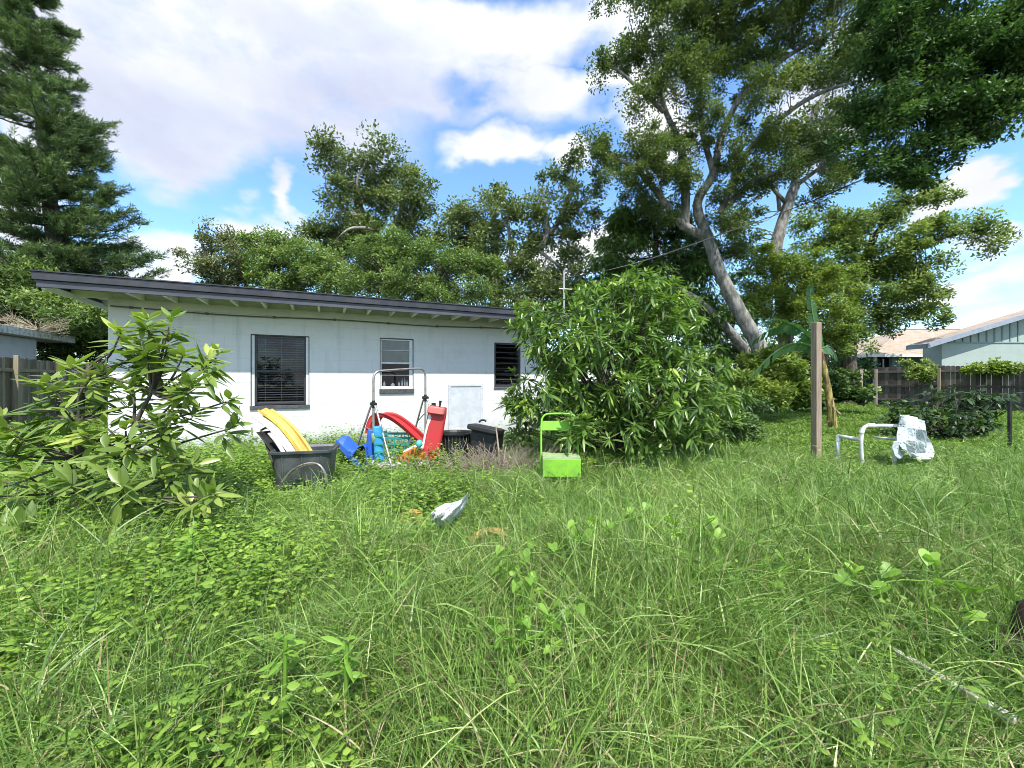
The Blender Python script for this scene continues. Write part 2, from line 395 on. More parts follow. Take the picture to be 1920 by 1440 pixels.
# ================================================================== the white house
HA = math.atan2(.4205, .9073)
house = thing('white_house', 'long low white painted block house with dark flat roof edge behind the junk pile', 'house', (-4, 7, 0), HA)
WIN = [(-.437, .448, .79, 2.02), (1.645, 2.277, 1.075, 2.05), (3.99, 4.62, 1.09, 2.05)]
x0, x1, depth, zt = -2.245, 5.3, 7.0, 2.58
b = MB()
xs = [x0] + [e for w_ in WIN for e in w_[:2]] + [x1]
for i in range(len(xs) - 1):
    if i % 2 == 0: b.box(xs[i], xs[i + 1], 0, .2, 0, zt)
    else:
        wz = WIN[i // 2]; b.box(xs[i], xs[i + 1], 0, .2, 0, wz[2]); b.box(xs[i], xs[i + 1], 0, .2, wz[3], zt)
b.box(x0, x0 + .2, .2, depth, 0, zt); b.box(x1 - .2, x1, .2, depth, 0, zt); b.box(x0 + .2, x1 - .2, depth - .2, depth, 0, zt)
wall = b.build('wall', M['white_wall'], house, local=True)
b = MB(); b.box(x0 + .01, x1, -.028, 0, 2.345, 2.47); b.build('frieze_board', M['frieze'], house, local=True, bevel=.004)
# roof
rx0, rx1, ry0, ry1 = -2.69, 5.75, -.70, 7.6
b = MB(); b.box(rx0 + .03, rx1 - .03, ry0 + .03, ry1 - .03, 2.585, 2.632); roof = b.build('roof', M['roofing'], house, local=True)
b = MB(); b.box(rx0 + .03, rx1 - .03, ry0 + .03, ry1 - .03, 2.565, 2.583); b.build('soffit', M['soffit'], roof, local=True)
b = MB()
for (a0, a1, c0, c1) in ((rx0, rx1, ry0, ry0 + .03), (rx0, rx1, ry1 - .03, ry1), (rx0, rx0 + .03, ry0 + .03, ry1 - .03), (rx1 - .03, rx1, ry0 + .03, ry1 - .03)):
    b.box(a0, a1, c0, c1, 2.452, 2.54)
b.build('fascia', M['fascia'], roof, local=True, bevel=.004)
b = MB()
for (a0, a1, c0, c1) in ((rx0 - .03, rx1 + .03, ry0 - .03, ry0 + .028), (rx0 - .03, rx1 + .03, ry1 - .028, ry1 + .03), (rx0 - .03, rx0 + .028, ry0 + .028, ry1 - .028), (rx1 - .028, rx1 + .03, ry0 + .028, ry1 - .028)):
    b.box(a0, a1, c0, c1, 2.542, 2.645)
b.build('drip_edge', M['drip'], roof, local=True, bevel=.006)
b = MB(); b.box(rx0 - .045, rx1 + .045, ry0 - .045, ry0 + .03, 2.647, 2.662); b.build('roof_edge_flashing', M['drip'], roof, local=True)
for k in range(19):
    x = -1.83 + .406 * k
    if x > 5.2: break
    b = MB(); b.box(x - .02, x + .02, ry0 + .032, -.002, 2.462, 2.563); b.build('rafter', M['cream'], roof, local=True, bevel=.003)
for y in (.0, .9, 1.8, 2.7, 3.6, 4.5, 5.4, 6.3):       # outriggers under the overhang at the gable end
    b = MB(); b.box(rx0 + .032, x0 - .002, y - .02 + .03, y + .02 + .03, 2.462, 2.563); b.build('rafter', M['cream'], roof, local=True, bevel=.003)
b = MB(); b.box(rx0 + .034, rx0 + .07, ry0 + .034, ry1 - .034, 2.43, 2.5); b.build('rake_board', M['soffit'], roof, local=True)
# cable under the frieze
b = MB(); pts = []
for k in range(30):
    x = -2.2 + k * .235; pts.append((x, -.045, 2.335 + .018 * math.sin(x * 1.9) - .02 * (x > -1.4) * math.exp(-((x - .5) / 1.2) ** 2)))
b.tube(pts, .010, 8, smooth=1)
for k in range(1, 29, 4): b.box(pts[k][0] - .02, pts[k][0] + .02, -.06, -.028, pts[k][2] - .018, pts[k][2] + .018)
b.build('wall_conduit', M['conduit'], house, local=True, smooth=False)

def window(i, style):
    a, c, z0, z1 = WIN[i]
    b = MB()
    if style == 'blind':
        fw = .035
        b.box(a, c, .03, .07, z1 - .02, z1); b.box(a, a + .012, -.004, .05, z0, z1 - .02); b.box(c - .012, c, -.004, .05, z0, z1 - .02)
        b.box(a + .055, a + .055 + fw, .05, .09, z0 + .03, z1 - .02); b.box(c - .055 - fw, c - .055, .05, .09, z0 + .03, z1 - .02)
        b.box(a + .055 + fw, c - .055 - fw, .05, .09, z1 - .055, z1 - .02); b.box(a + .055 + fw, c - .055 - fw, .05, .09, z0 + .03, z0 + .07)
        b.box(a + .055 + fw, c - .055 - fw, .045, .088, (z0 + z1) / 2 - .03, (z0 + z1) / 2 + .01)
        fr = b.build('window', M['dark_frame'], house, local=True, bevel=.003)
        b = MB(); b.box(a + .013, a + .054, .02, .075, z0 + .02, z1 - .02); b.build('jamb', M['white_trim'], fr, local=True); b = MB(); b.box(c - .054, c - .013, .02, .075, z0 + .02, z1 - .02); b.build('jamb', M['white_trim'], fr, local=True)
        b = MB(); b.box(a - .01, c + .01, -.03, .12, z0 - .04, z0 + .018); b.build('sill', M['sill'], fr, local=True, bevel=.004)
        b = MB(); b.box(a + .09, c - .09, .066, .070, z0 + .07, z1 - .055); b.build('pane', M['glass'], fr, local=True)
        b = MB(); n = 27; rng = np.random.default_rng(3)
        for k in range(n):
            z = z0 + .075 + (z1 - z0 - .15) * k / (n - 1); T = Matrix.Translation((0, .135, z)) @ Matrix.Rotation(R(14 + rng.normal() * 5), 4, 'X')
            b.box(a + .095, c - .095, -.022, .022, -.0015, .0015, M=T)
        for x in (a + .2, (a + c) / 2, c - .2): b.box(x - .003, x + .003, .111, .113, z0 + .07, z1 - .06)
        b.build('blind', M['blind'], fr, local=True)
    elif style == 'white':
        fr_ = MB(); fr_.box(a, c, .0, .05, z1 - .02, z1); fr_.box(a, a + .01, -.004, .05, z0, z1 - .02); fr_.box(c - .01, c, -.004, .05, z0, z1 - .02)
        fr = fr_.build('window', M['dark_frame'], house, local=True)
        b = MB(); cw = c - .075
        b.box(a + .011, a + .035, .02, .08, z0, z1 - .02); b.box(cw, c - .011, .02, .08, z0, z1 - .02)
        b.box(a + .035, cw, .02, .08, z1 - .045, z1 - .02); b.box(a + .035, cw, .02, .08, z0, z0 + .05)
        h = z1 - z0
        for q, t_ in ((.27, .010), (.51, .03), (.76, .010)): b.box(a + .035, cw, .022, .078, z0 + h * q - t_ / 2, z0 + h * q + t_ / 2)
        b.build('frame', M['white_trim'], fr, local=True, bevel=.003)
        b = MB(); b.box(a + .034, cw + .001, .05, .056, z0 + .05, z0 + h * .51); b.build('pane', M['glass'], fr, local=True)
        b = MB(); b.box(a + .034, cw + .001, .05, .056, z0 + h * .51, z1 - .045); b.build('frosted_pane', M['frost'], fr, local=True)
        b = MB(); b.box(a - .01, c + .01, -.035, .1, z0 - .085, z0 - .002); b.build('sill', M['sill'], fr, local=True, bevel=.006)
    else:
        b = MB(); b.box(a, a + .045, .02, .08, z0, z1); b.box(c - .045, c, .02, .08, z0, z1); b.box(a + .045, c - .045, .02, .08, z1 - .04, z1); b.box(a + .045, c - .045, .02, .08, z0, z0 + .04)
        fr = b.build('window', M['dark_frame'], house, local=True, bevel=.003)
        n = 8
        for k in range(n):
            z = z0 + .09 + (z1 - z0 - .14) * k / (n - 1); T = Matrix.Translation((0, .06, z)) @ Matrix.Rotation(R(-38), 4, 'X')
            b = MB(); b.box(a + .047, c - .047, -.003, .003, -.052, .052, M=T); b.build('louvre', M['glass'], fr, local=True)
        b = MB()
        for k in range(n):
            z = z0 + .09 + (z1 - z0 - .14) * k / (n - 1); b.box(a + .047, c - .047, .03, .045, z - .05, z - .035)
        b.build('louvre_rail', M['sill'], fr, local=True)
        b = MB(); b.box(a - .01, c + .01, -.02, .1, z0 - .04, z0 - .002); b.build('sill', M['sill'], fr, local=True)
    return fr
window(0, 'blind'); window(1, 'white'); window(2, 'louvre')
b = MB(); b.box(x0 + .25, x1 - .25, 1.2, 1.25, .05, 2.55); b.build('interior_partition', M['interior'], house, local=True)
# bottles on the inner window ledge
M['bottle'] = plain('pale_bottle', (.75, .78, .8), .3)
for k, (x, h, r) in enumerate(((1.74, .10, .025), (1.90, .06, .04), (2.02, .09, .02), (2.08, .15, .018), (2.13, .17, .016), (2.175, .12, .02))):
    px_, py_ = -4 + x * math.cos(HA) - .12 * math.sin(HA), 7 + x * math.sin(HA) + .12 * math.cos(HA)
    b = MB(); z = 1.125
    b.tube([(px_, py_, z), (px_, py_, z + h * .6), (px_, py_, z + h * .75), (px_, py_, z + h)], [r, r, r * .5, r * .45], 10, smooth=1)
    lab = ['squat pale bottle at the left end of the ledge inside the middle window', 'low wide pale jar on the ledge inside the middle window',
           'short narrow pale bottle beside the low wide jar inside the middle window', 'tall slim pale bottle inside the middle window, left of the tallest one',
           'tallest slim pale bottle on the ledge inside the middle window', 'pale bottle at the right end of the ledge inside the middle window'][k]
    tag(b.build('bottle', M['bottle'], smooth=True), lab, 'bottle', 'bottles on the window ledge')
b = MB(); b.box(1.60, 2.30, .082, .2, 1.076, 1.12); b.build('inner_ledge', M['white_trim'], house, local=True)
# access panel
M['panel'] = plain('white_panel', (.58, .61, .66), .6, col2=(.50, .53, .57), nscale=5, bump=.25, bscale=14)
a, c, z0, z1 = 2.98, 3.725, .2, 1.16
b = MB(); b.box(a + .05, c - .05, -.014, 0, z0 + .05, z1 - .05); ap = b.build('access_panel', M['panel'], house, local=True)
b = MB(); b.box(a, c, -.028, 0, z1 - .05, z1); b.box(a, a + .05, -.028, 0, z0, z1 - .05); b.box(c - .05, c, -.028, 0, z0, z1 - .05); b.box(a + .05, c - .05, -.028, 0, z0, z0 + .05)
b.build('panel_frame', M['panel'], ap, local=True, bevel=.005)
for x in (a + .025, c - .025):
    for z in (.35, .6, .85, 1.08): b = MB(); b.tube([(x, -.034, z), (x, -.028, z)], .006, 6, smooth=0); b.build('screw', M['sill'], ap, local=True)

# mast behind the house
b = MB(); b.tube([(1.41, 11, 0), (1.41, 11, 4.15)], .028, 10, smooth=0)
M['galv'] = plain('galvanised_pipe', (.52, .52, .50), .4, metal=.5, col2=(.38, .38, .36), nscale=9)
t = thing('service_mast', 'thin pale metal mast rising beyond the roof beside the big mango bush', 'mast', (1.41, 11, 0))
b.build('pole', M['galv'], t)
b = MB(); b.tube([(1.28, 11, 3.72), (1.62, 11, 3.70)], .014, 6, smooth=0); b.build('crossarm', M['galv'], t)
b = MB(); b.tube([(1.41, 11, 4.15), (1.44, 10.98, 4.25), (1.5, 10.96, 4.22)], .03, 8); b.build('weather_head', M['galv'], t)

# ================================================================== neighbour with flat roof slab (left)
M['pale_wall'] = wall_mat('pale_grey_wall', (.50, .54, .56), (.25, .24, .2))
M['slab'] = plain('weathered_concrete_edge', (.62, .63, .60), .9, col2=(.25, .26, .22), nscale=9, bump=.5, edge=(.42, .68))
nb_ = thing('flat_roofed_building', 'pale grey building with thick flat concrete roof edge behind the left fence', 'building', (-16.9, 15.7, 0), HA)
b = MB(); b.box(-7, -.35, -9.5, -1.6, 0, 2.64); b.build('wall', M['pale_wall'], nb_, local=True)
b = MB(); b.box(-7.4, 0, -10, 0, 2.66, 2.92); b.build('roof', M['slab'], nb_, local=True, bevel=.02)

# ================================================================== wooden fences
M['fence_l'] = wood_mat('mossy_fence_wood', [(.25, (.07, .062, .040)), (.5, (.21, .18, .115)), (.75, (.38, .33, .22))])
M['fence_r'] = wood_mat('grey_fence_wood', [(.25, (.06, .05, .045)), (.5, (.13, .115, .10)), (.75, (.24, .21, .19))])
M['post_pale'] = wood_mat('pale_post_wood', [(.25, (.22, .18, .13)), (.5, (.38, .32, .24)), (.75, (.5, .44, .34))])
def fence(name, label, A, B, zt, mat, pmat, posts, dogear, face, pw=.14, gap=.006, broken=0.0):
    A = np.array(A, float); B = np.array(B, float); L = np.linalg.norm(B - A); ang = math.atan2(B[1] - A[1], B[0] - A[0])
    f = thing(name, label, 'fence', (A[0], A[1], 0), ang)
    b = MB(); x = 0; rng = np.random.default_rng(5)
    while x < L:
        h = zt + rng.normal() * .012; c_ = .03 if dogear else .0
        dz = 0
        y = rng.normal() * .003; w_ = pw - gap
        tl = rng.normal() * .006
        poly = [(x + tl, .0), (x + w_ + tl, .0), (x + w_, h - c_), (x + w_ - c_, h), (x + c_, h), (x, h - c_)] if c_ else [(x, 0), (x + w_, 0), (x + w_, h), (x, h)]
        b.prism(poly, y - .009, y + .009, rng.random()); x += pw
    b.build('picket_panel', mat, f, local=True)
    s = face
    for z in (.35, zt - .32 if not dogear else zt - .22, ) + ((.98,) if dogear else ()):
        b = MB(); b.box(0, L, s * .012 if s > 0 else -.052, s * .052 if s > 0 else -.012, z - .045, z + .045, rng.random()); b.build('rail', mat, f, local=True, bevel=.004)
    for p_ in posts:
        b = MB(); y0_ = .054 if s > 0 else -.144; b.box(p_ - .045, p_ + .045, y0_, y0_ + .09, 0, zt + (.06 if not dogear else -.1), rng.random()); b.build('post', pmat, f, local=True, bevel=.006)
    return f
fence('wooden_fence', 'mossy brown plank fence at the left edge of the yard', (-11.0, 7.4), (-18.2, 19.1), 1.82, M['fence_l'], M['fence_l'], (1.0, 3.5, 6.0, 8.5, 11), False, -1)
fence('wooden_fence', 'dark grey dog-eared picket fence in front of the mint green house', (16.95, 19.0), (20.2, 13.2), 1.83, M['fence_r'], M['post_pale'], (.12, 2.2, 4.6), True, -1)
b = MB(); b.box(16.35, 16.5, 19.05, 19.2, 0, 1.72); b.box(16.33, 16.52, 19.03, 19.22, 1.722, 1.76)
tag(b.build('fence_post', M['post_pale'], bevel=.01), 'short pale post standing beside the left end of the grey picket fence', 'post')

# ================================================================== mint green neighbour house (right)
M['mint'] = plain('mint_stucco', (.37, .44, .40), .8, col2=(.34, .41, .37), nscale=2, bump=.25, bscale=40)
M['mint_dark'] = plain('green_siding', (.24, .33, .295), .8, col2=(.21, .30, .27), nscale=2)
M['bluegrey'] = plain('blue_grey_trim', (.26, .30, .36), .5, col2=(.31, .35, .41), nscale=3)
def shingle_mat():
    m, n, o = new_mat('tan_shingles')
    t_ = n.n('ShaderNodeTexCoord'); s = n.n('ShaderNodeSeparateXYZ', inp={0: t_.outputs['Object']})
    c_ = n.n('ShaderNodeCombineXYZ', inp={0: n.m('ADD', s.outputs[0], n.m('MULTIPLY', s.outputs[1], .3)), 1: n.m('MULTIPLY', s.outputs[2], 3.2)})
    br = n.n('ShaderNodeTexBrick', inp={0: c_.outputs[0], 'Color1': (.34, .27, .20, 1), 'Color2': (.44, .36, .28, 1), 'Mortar': (.24, .19, .15, 1), 'Scale': 1.0, 'Mortar Size': .012, 'Brick Width': .32, 'Row Height': .2, 'Bias': .1})
    ns = n.n('ShaderNodeTexNoise', inp={0: t_.outputs['Object'], 'Scale': 2.5, 'Detail': 6.0})
    c = n.mix(.5, br.outputs[0], n.ramp(ns.outputs[0], [(.35, (.31, .24, .18)), (.65, (.46, .38, .30))]))
    p = n.n('ShaderNodeBsdfPrincipled', inp={'Base Color': c, 'Roughness': .95, 'Specular IOR Level': .1}); n.link(p.outputs[0], o.inputs[0]); return m
M['shingle'] = shingle_mat()
mh = thing('mint_green_house', 'mint green house with tan shingled roof and blue-grey gable trim beyond the right fence', 'house', (22.9, 21.6, 0))
b = MB()
b.add([(22.9, 21.6, 0), (34, 21.6, 0), (34, 21.6, 3.3), (28.3, 21.6, 4.95), (22.9, 21.6, 3.28)], [(0, 1, 2, 3, 4)])
b.add([(22.9, 21.6, 0), (22.9, 22.6, 0), (22.9, 22.6, 3.28), (22.9, 21.6, 3.28)], [(0, 3, 2, 1)])
mw = b.build('wall', M['mint'], mh)
b = MB()
for k in range(16):
    xa = 23.6 + k * .42; zz = 3.28 + (xa - 22.9) * .305
    if xa < 28.2: b.box(xa - .03, xa + .03, 21.565, 21.598, 3.27, min(zz, 4.9) - .03)
b.box(23.2, 28.6, 21.56, 21.598, 3.20, 3.268)
b.build('gable_batten', M['mint_dark'], mw)
b = MB()   # gable wing roof, ridge runs away from the yard
def slab(b, P, th):
    P = np.array(P, float); Q = P.copy(); Q[:, 2] -= th; n = len(P)
    b.add(np.concatenate([P, Q]), [tuple(range(n)), tuple(range(2 * n - 1, n - 1, -1))] + [(i, i + n, (i + 1) % n + n, (i + 1) % n) for i in range(n)])
sl = .305
slab(b, [(21.55, 21.02, 3.28 - 1.35 * sl + .25), (28.3, 21.02, 3.28 + 5.4 * sl + .25), (28.3, 22.1, 3.28 + 5.4 * sl + .25), (21.55, 22.1, 3.28 - 1.35 * sl + .25)], .06)
slab(b, [(28.31, 21.02, 3.28 + 5.4 * sl + .25), (35, 21.02, 3.1), (35, 22.1, 3.1), (28.31, 22.1, 3.28 + 5.4 * sl + .25)], .06)
gr = b.build('gable_roof', M['shingle'], mh)
b = MB(); slab(b, [(21.5, 20.95, 3.28 - 1.4 * sl + .27), (28.3, 20.95, 3.28 + 5.4 * sl + .27), (28.3, 21.01, 3.28 + 5.4 * sl + .27), (21.5, 21.01, 3.28 - 1.4 * sl + .27)], .24)
slab(b, [(21.48, 21.02, 3.10), (21.54, 21.02, 3.10), (21.54, 22.1, 3.10), (21.48, 22.1, 3.10)], .22)
b.build('gable_trim', M['bluegrey'], gr)
b = MB()   # hip roof wing behind
e = 2.72
b.add([(20.7, 23.4, e), (32, 23.4, e), (32, 27.2, 4.62), (26.2, 27.2, 4.62), (20.7, 31, e), (32, 31, e)], [(0, 1, 2, 3), (4, 0, 3), (5, 4, 3, 2)])
b.add([(20.7, 23.4, e - .01), (32, 23.4, e - .01), (32, 31, e - .01), (20.7, 31, e - .01)], [(0, 3, 2, 1)])
hr = b.build('hip_roof', M['shingle'], mh)
b = MB(); b.box(20.66, 24, 23.33, 23.39, e - .16, e + .015); b.box(20.62, 20.68, 23.33, 31, e - .16, e + .015); b.build('eave_trim', M['cream'], hr)
b = MB(); b.tube([(26.2, 27.2, 4.64), (32, 27.2, 4.64)], .05, 6, smooth=0); b.build('ridge_cap', M['bluegrey'], hr)
b = MB(); b.box(22.5, 23.2, 24.0, 24.2, 0, e - .02); b.box(23.2, 32, 24.2, 24.4, 0, e - .02); b.build('rear_wall', M['mint_dark'], mh)
b = MB(); b.box(21.3, 21.42, 23.8, 23.92, 0, e - .02); b.build('porch_post', M['cream'], mh)
b = MB(); b.box(21.5, 22.4, 24.4, 24.45, 0.0, 2.6); b.build('dark_window', M['glass'], mh)
b = MB(); b.box(20.9, 23.4, 24.6, 24.8, 0, e - .02); b.build('porch_wall', M['interior'], mh)
# ================================================================== vegetation materials
M['oak'] = leaf_mat('oak_leaf', [(.1, (0.046, 0.076, 0.024)), (.5, (0.118, 0.171, 0.049)), (.9, (0.256, 0.307, 0.103))], .42, .30, .5)
M['oak_back'] = leaf_mat('back_oak_leaf', [(.1, (0.056, 0.085, 0.031)), (.5, (0.134, 0.183, 0.063)), (.9, (0.282, 0.325, 0.127))], .45, .30, .5)
M['brownish'] = leaf_mat('dusty_leaf', [(.1, (.075, .095, .045)), (.5, (.16, .185, .085)), (.9, (.28, .29, .15))], .5, .28, .4)
M['shrub_l'] = leaf_mat('light_shrub_leaf', [(.1, (0.067, 0.112, 0.033)), (.5, (0.151, 0.230, 0.063)), (.9, (0.294, 0.366, 0.113))], .45, .30, .5)
M['yellowgreen'] = leaf_mat('yellow_green_leaf', [(.1, (.065, .11, .03)), (.5, (.17, .245, .065)), (.9, (.37, .42, .13))], .45, .34, .4)
M['midgreen'] = leaf_mat('mid_green_leaf', [(.1, (0.070, 0.118, 0.025)), (.5, (0.179, 0.260, 0.049)), (.9, (0.371, 0.425, 0.088))], .45, .32, .4)
M['darkgreen'] = leaf_mat('dark_green_leaf', [(.1, (0.036, 0.071, 0.020)), (.5, (0.083, 0.147, 0.039)), (.9, (0.179, 0.260, 0.069))], .42, .22, .5)
M['pine'] = leaf_mat('pine_needle', [(.1, (.034, .066, .026)), (.5, (.095, .155, .055)), (.9, (.21, .29, .10))], .5, .22, .35)
M['mango'] = leaf_mat('mango_leaf', [(.08, (0.046, 0.100, 0.024)), (.42, (0.122, 0.212, 0.041)), (.75, (0.243, 0.366, 0.069)), (.97, (0.486, 0.590, 0.118))], .30, .30, .6, nscale=1.6)
M['loquat'] = leaf_mat('young_tree_leaf', [(.05, (0.070, 0.124, 0.025)), (.4, (0.179, 0.266, 0.054)), (.75, (0.346, 0.425, 0.093)), (.97, (0.614, 0.614, 0.157))], .36, .32, .55, nscale=1.8)
M['bark'] = plain('oak_bark', (.14, .135, .12), .95, col2=(.34, .33, .30), nscale=7, bump=1.0, bscale=9, stretch=(1, 1, .35), spec=.15)
M['bark_dark'] = plain('dark_bark', (0.058, 0.051, 0.041), .95, col2=(0.145, 0.123, 0.102), nscale=6, bump=.9, bscale=12, stretch=(1, 1, .4), spec=.15)
M['bark_pale'] = plain('pale_bark', (.22, .21, .18), .95, col2=(.42, .40, .36), nscale=6, bump=.8, bscale=12, stretch=(1, 1, .4), spec=.15)

M['midgreen2'] = leaf_mat('weeping_leaf', [(.1, (0.038, 0.080, 0.020)), (.5, (0.096, 0.177, 0.039)), (.9, (0.205, 0.307, 0.069))], .42, .3, .5)
def ball(n, p=.45):
    d = unit(RNG.normal(size=(n, 3))); return d * (RNG.random(n) ** p)[:, None]
def tree(name, label, cat, limbs, blobs, mat, bark, leaf=(.13, .06), rs=.5, cover=1.0, per=90, group=None, trunk_i=1, sky=.0, droop=0.0, twig_r=.014, trunk_name='trunk', up=.45, flat=.6):
    """limbs: list of (pts[(px,py,D)], r0, r1); blobs: (px,py,rx,ry,D,depth radius)"""
    base = at(*limbs[0][0][0]) if limbs else at(*blobs[0][:2], blobs[0][4])
    t = thing(name, label, cat, (base[0], base[1], 0), group=group)
    LP = []
    tb = MB(); br = MB(); nb = 0
    for i, (pts, r0, r1) in enumerate(limbs):
        P = np.array([at(*p) for p in pts]); rr = np.linspace(r0, r1, len(P))
        if i == 0 and P[0][2] > .1: P = np.concatenate([[[P[0][0] + (P[0][0] - P[1][0]) * .3, P[0][1], -.1]], P]); rr = np.concatenate([[r0 * 1.15], rr])
        if i == 0: rr[0] *= 1.2
        tgt = tb if i < trunk_i else br
        tgt.tube(P, rr, 12 if r0 > .1 else 7, smooth=3, jit=.035); nb += tgt is br
        for q in range(len(P) - 1):
            for u in np.linspace(0, 1, 6): LP.append(P[q] * (1 - u) + P[q + 1] * u)
    if tb.n: tb.build(trunk_name, bark, t, smooth=True)
    subs = []
    for (px, py, rx, ry, D, rd) in blobs:
        c = at(px, py, D); ax, az_ = rx / F * D, ry / F * D
        n = max(4, int(cover * 3.4 * ax * az_ / rs ** 2 * (1 + .35 * rd)))
        o = ball(n, .55) * np.array([ax, rd, az_]); subs.append(c + o)
    subs = np.concatenate(subs); LP = np.array(LP) if LP else None
    if LP is not None:
        sel = RNG.permutation(len(subs))[:min(len(subs), 260)]
        for i in sel:
            s_ = subs[i]; dd = np.linalg.norm(LP - s_, axis=1); j = int(np.argmin(dd))
            if dd[j] > 2.3 or dd[j] < .2: continue
            m_ = (LP[j] + s_) / 2 + RNG.normal(size=3) * .12 * dd[j] + np.array([0, 0, -.08 * dd[j]])
            br.tube([LP[j], m_, s_], [twig_r + .006 * dd[j], twig_r * .8 + .002 * dd[j], twig_r * .4], 5, smooth=1, cap=False)
    if br.n: br.build('branches', bark, t, smooth=True)
    # leaf sprays
    cnt = (per * 2.3 * RNG.uniform(.5, 1.35, len(subs))).astype(int); idx = np.repeat(np.arange(len(subs)), cnt); n = len(idx)
    sz = (rs * RNG.uniform(.4, 1.3, len(subs)))[idx]
    off = ball(n, .5) * np.array([1, 1, .78]); off[:, 2] -= droop * (off[:, 0] ** 2 + off[:, 1] ** 2)
    P = subs[idx] + off * sz[:, None]
    D_ = unit(off * .9 + RNG.normal(size=(n, 3)) * np.array([.8, .8, flat]) + np.array([0, 0, up - .5 - droop]))
    S = side(D_, RNG.normal(size=n) * .6)
    sub_v = RNG.random(len(subs))[idx]
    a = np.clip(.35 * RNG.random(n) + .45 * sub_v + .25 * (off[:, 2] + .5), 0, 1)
    L = leaf[0] * 1.0 * RNG.uniform(.6, 1.25, n); W = leaf[1] * 1.12 * RNG.uniform(.7, 1.2, n)
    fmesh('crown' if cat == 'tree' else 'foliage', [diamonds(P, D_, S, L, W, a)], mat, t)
    return t

def pine():
    t = thing('pine_tree', 'tall dark pine with upswept branch tips at the left edge of the photo', 'tree', (at(120, 720, 17)[0], 17, 0))
    T0 = at(128, 700, 17.); T0[2] = -.1; T1 = at(105, 480, 17.); T2 = at(66, 120, 17.); T3 = at(40, -70, 17.)
    tr = np.array([T0, T1, T2, T3]); b = MB(); b.tube(tr, [.30, .26, .17, .04], 10, smooth=3, jit=.03); b.build('trunk', M['bark_dark'], t, smooth=True)
    zs = tr[:, 2]; br = MB(); PP, DD, AA = [], [], []; nb = 0
    z = 2.6
    while z < T3[2] - .5:
        c = np.array([np.interp(z, zs, tr[:, 0]), 17., z]); f = (z - 2) / (T3[2] - 2)
        R_ = 2.95 * (1 - f) ** .72 + .3
        for q in range(8):
            th = RNG.random() * 2 * math.pi; Lb = R_ * (RNG.uniform(.5, 1.0) if RNG.random() < .8 else RNG.uniform(1.0, 1.3)); dv = np.array([math.cos(th), math.sin(th), 0])
            rise = RNG.uniform(-.02, .12)
            pts = [c, c + dv * Lb * .35 + np.array([0, 0, Lb * (rise - .05)]), c + dv * Lb * .7 + np.array([0, 0, Lb * (rise - .02)]), c + dv * Lb + np.array([0, 0, Lb * (rise + .16)])]
            pts = [np.array(p) + RNG.normal(size=3) * .06 * (i > 0) for i, p in enumerate(pts)]
            br.tube(pts, [.05, .035, .022, .01], 5, smooth=1, cap=False)
            sdv = np.cross(dv, [0, 0, 1]); ns_ = int(8 + Lb * 11)
            for k in range(ns_):
                u = RNG.uniform(.14, 1); i = min(2, int(u * 3)); fr = u * 3 - i; p = pts[i] * (1 - fr) + pts[i + 1] * fr
                lat = RNG.normal() * (1 - u * .55) * .42 * min(1.3, Lb * .35)
                tip = p + sdv * lat + dv * abs(lat) * .6 + np.array([0, 0, RNG.uniform(-.06, .16)])
                td = unit(dv * 1.0 + sdv * np.sign(lat) * .4 + np.array([0, 0, RNG.uniform(.35, 1.1)]) + RNG.normal(size=3) * .15)
                PP.append(tip); DD.append(td); AA.append(RNG.random())
        z += .38 * (1 + .15 * f)
    br.build('branches', M['bark_dark'], t, smooth=True)
    PP = np.array(PP); DD = np.array(DD); AA = np.array(AA); per = 34; n = len(PP) * per
    i = np.repeat(np.arange(len(PP)), per); u = RNG.random(n)
    P = PP[i] + DD[i] * (u * .42)[:, None] - DD[i] * .12
    D_ = unit(DD[i] * .9 + RNG.normal(size=(n, 3)) * .55)
    fmesh('crown', [diamonds(P, D_, side(D_, RNG.random(n) * 3), RNG.uniform(.14, .27, n), np.full(n, .026), np.clip(AA[i] * .6 + .4 * u, 0, 1), .1)], M['pine'], t)
pine()

# --- trees behind the white house
tree('oak_tree', 'tall round-topped oak rising highest above the middle of the white house roof', 'tree',
     [([(740, 700, 21), (735, 560, 21), (720, 470, 21), (680, 400, 21), (650, 340, 21)], .36, .12), ([(715, 470, 21), (750, 400, 20.5), (770, 340, 20)], .16, .06), ([(690, 410, 21), (640, 395, 20), (610, 350, 20)], .13, .05), ([(700, 430, 20), (660, 425, 19), (640, 440, 19)], .10, .04), ([(680, 380, 20.5), (665, 340, 20), (690, 300, 20)], .09, .04)],
     [(632, 305, 52, 40, 20.5, 1.3), (700, 295, 55, 32, 20.5, 1.3), (640, 375, 40, 50, 20, 1.2), (745, 340, 62, 48, 20.5, 1.4), (780, 365, 38, 38, 20, 1), (700, 385, 55, 40, 21, 1.2), (690, 455, 95, 40, 21, 1.5), (590, 430, 40, 22, 21, 1), (790, 440, 40, 30, 21, 1), (740, 500, 110, 50, 21, 1.5), (600, 470, 60, 36, 21, 1.2), (650, 430, 60, 30, 20.5, 1.2), (775, 410, 45, 34, 20.5, 1), (700, 345, 50, 36, 21.2, 1), (830, 470, 50, 30, 20.5, 1), (660, 470, 60, 40, 21, 1.2)],
     M['oak_back'], M['bark_pale'], leaf=(.20, .085), rs=.62, per=62, cover=.82)
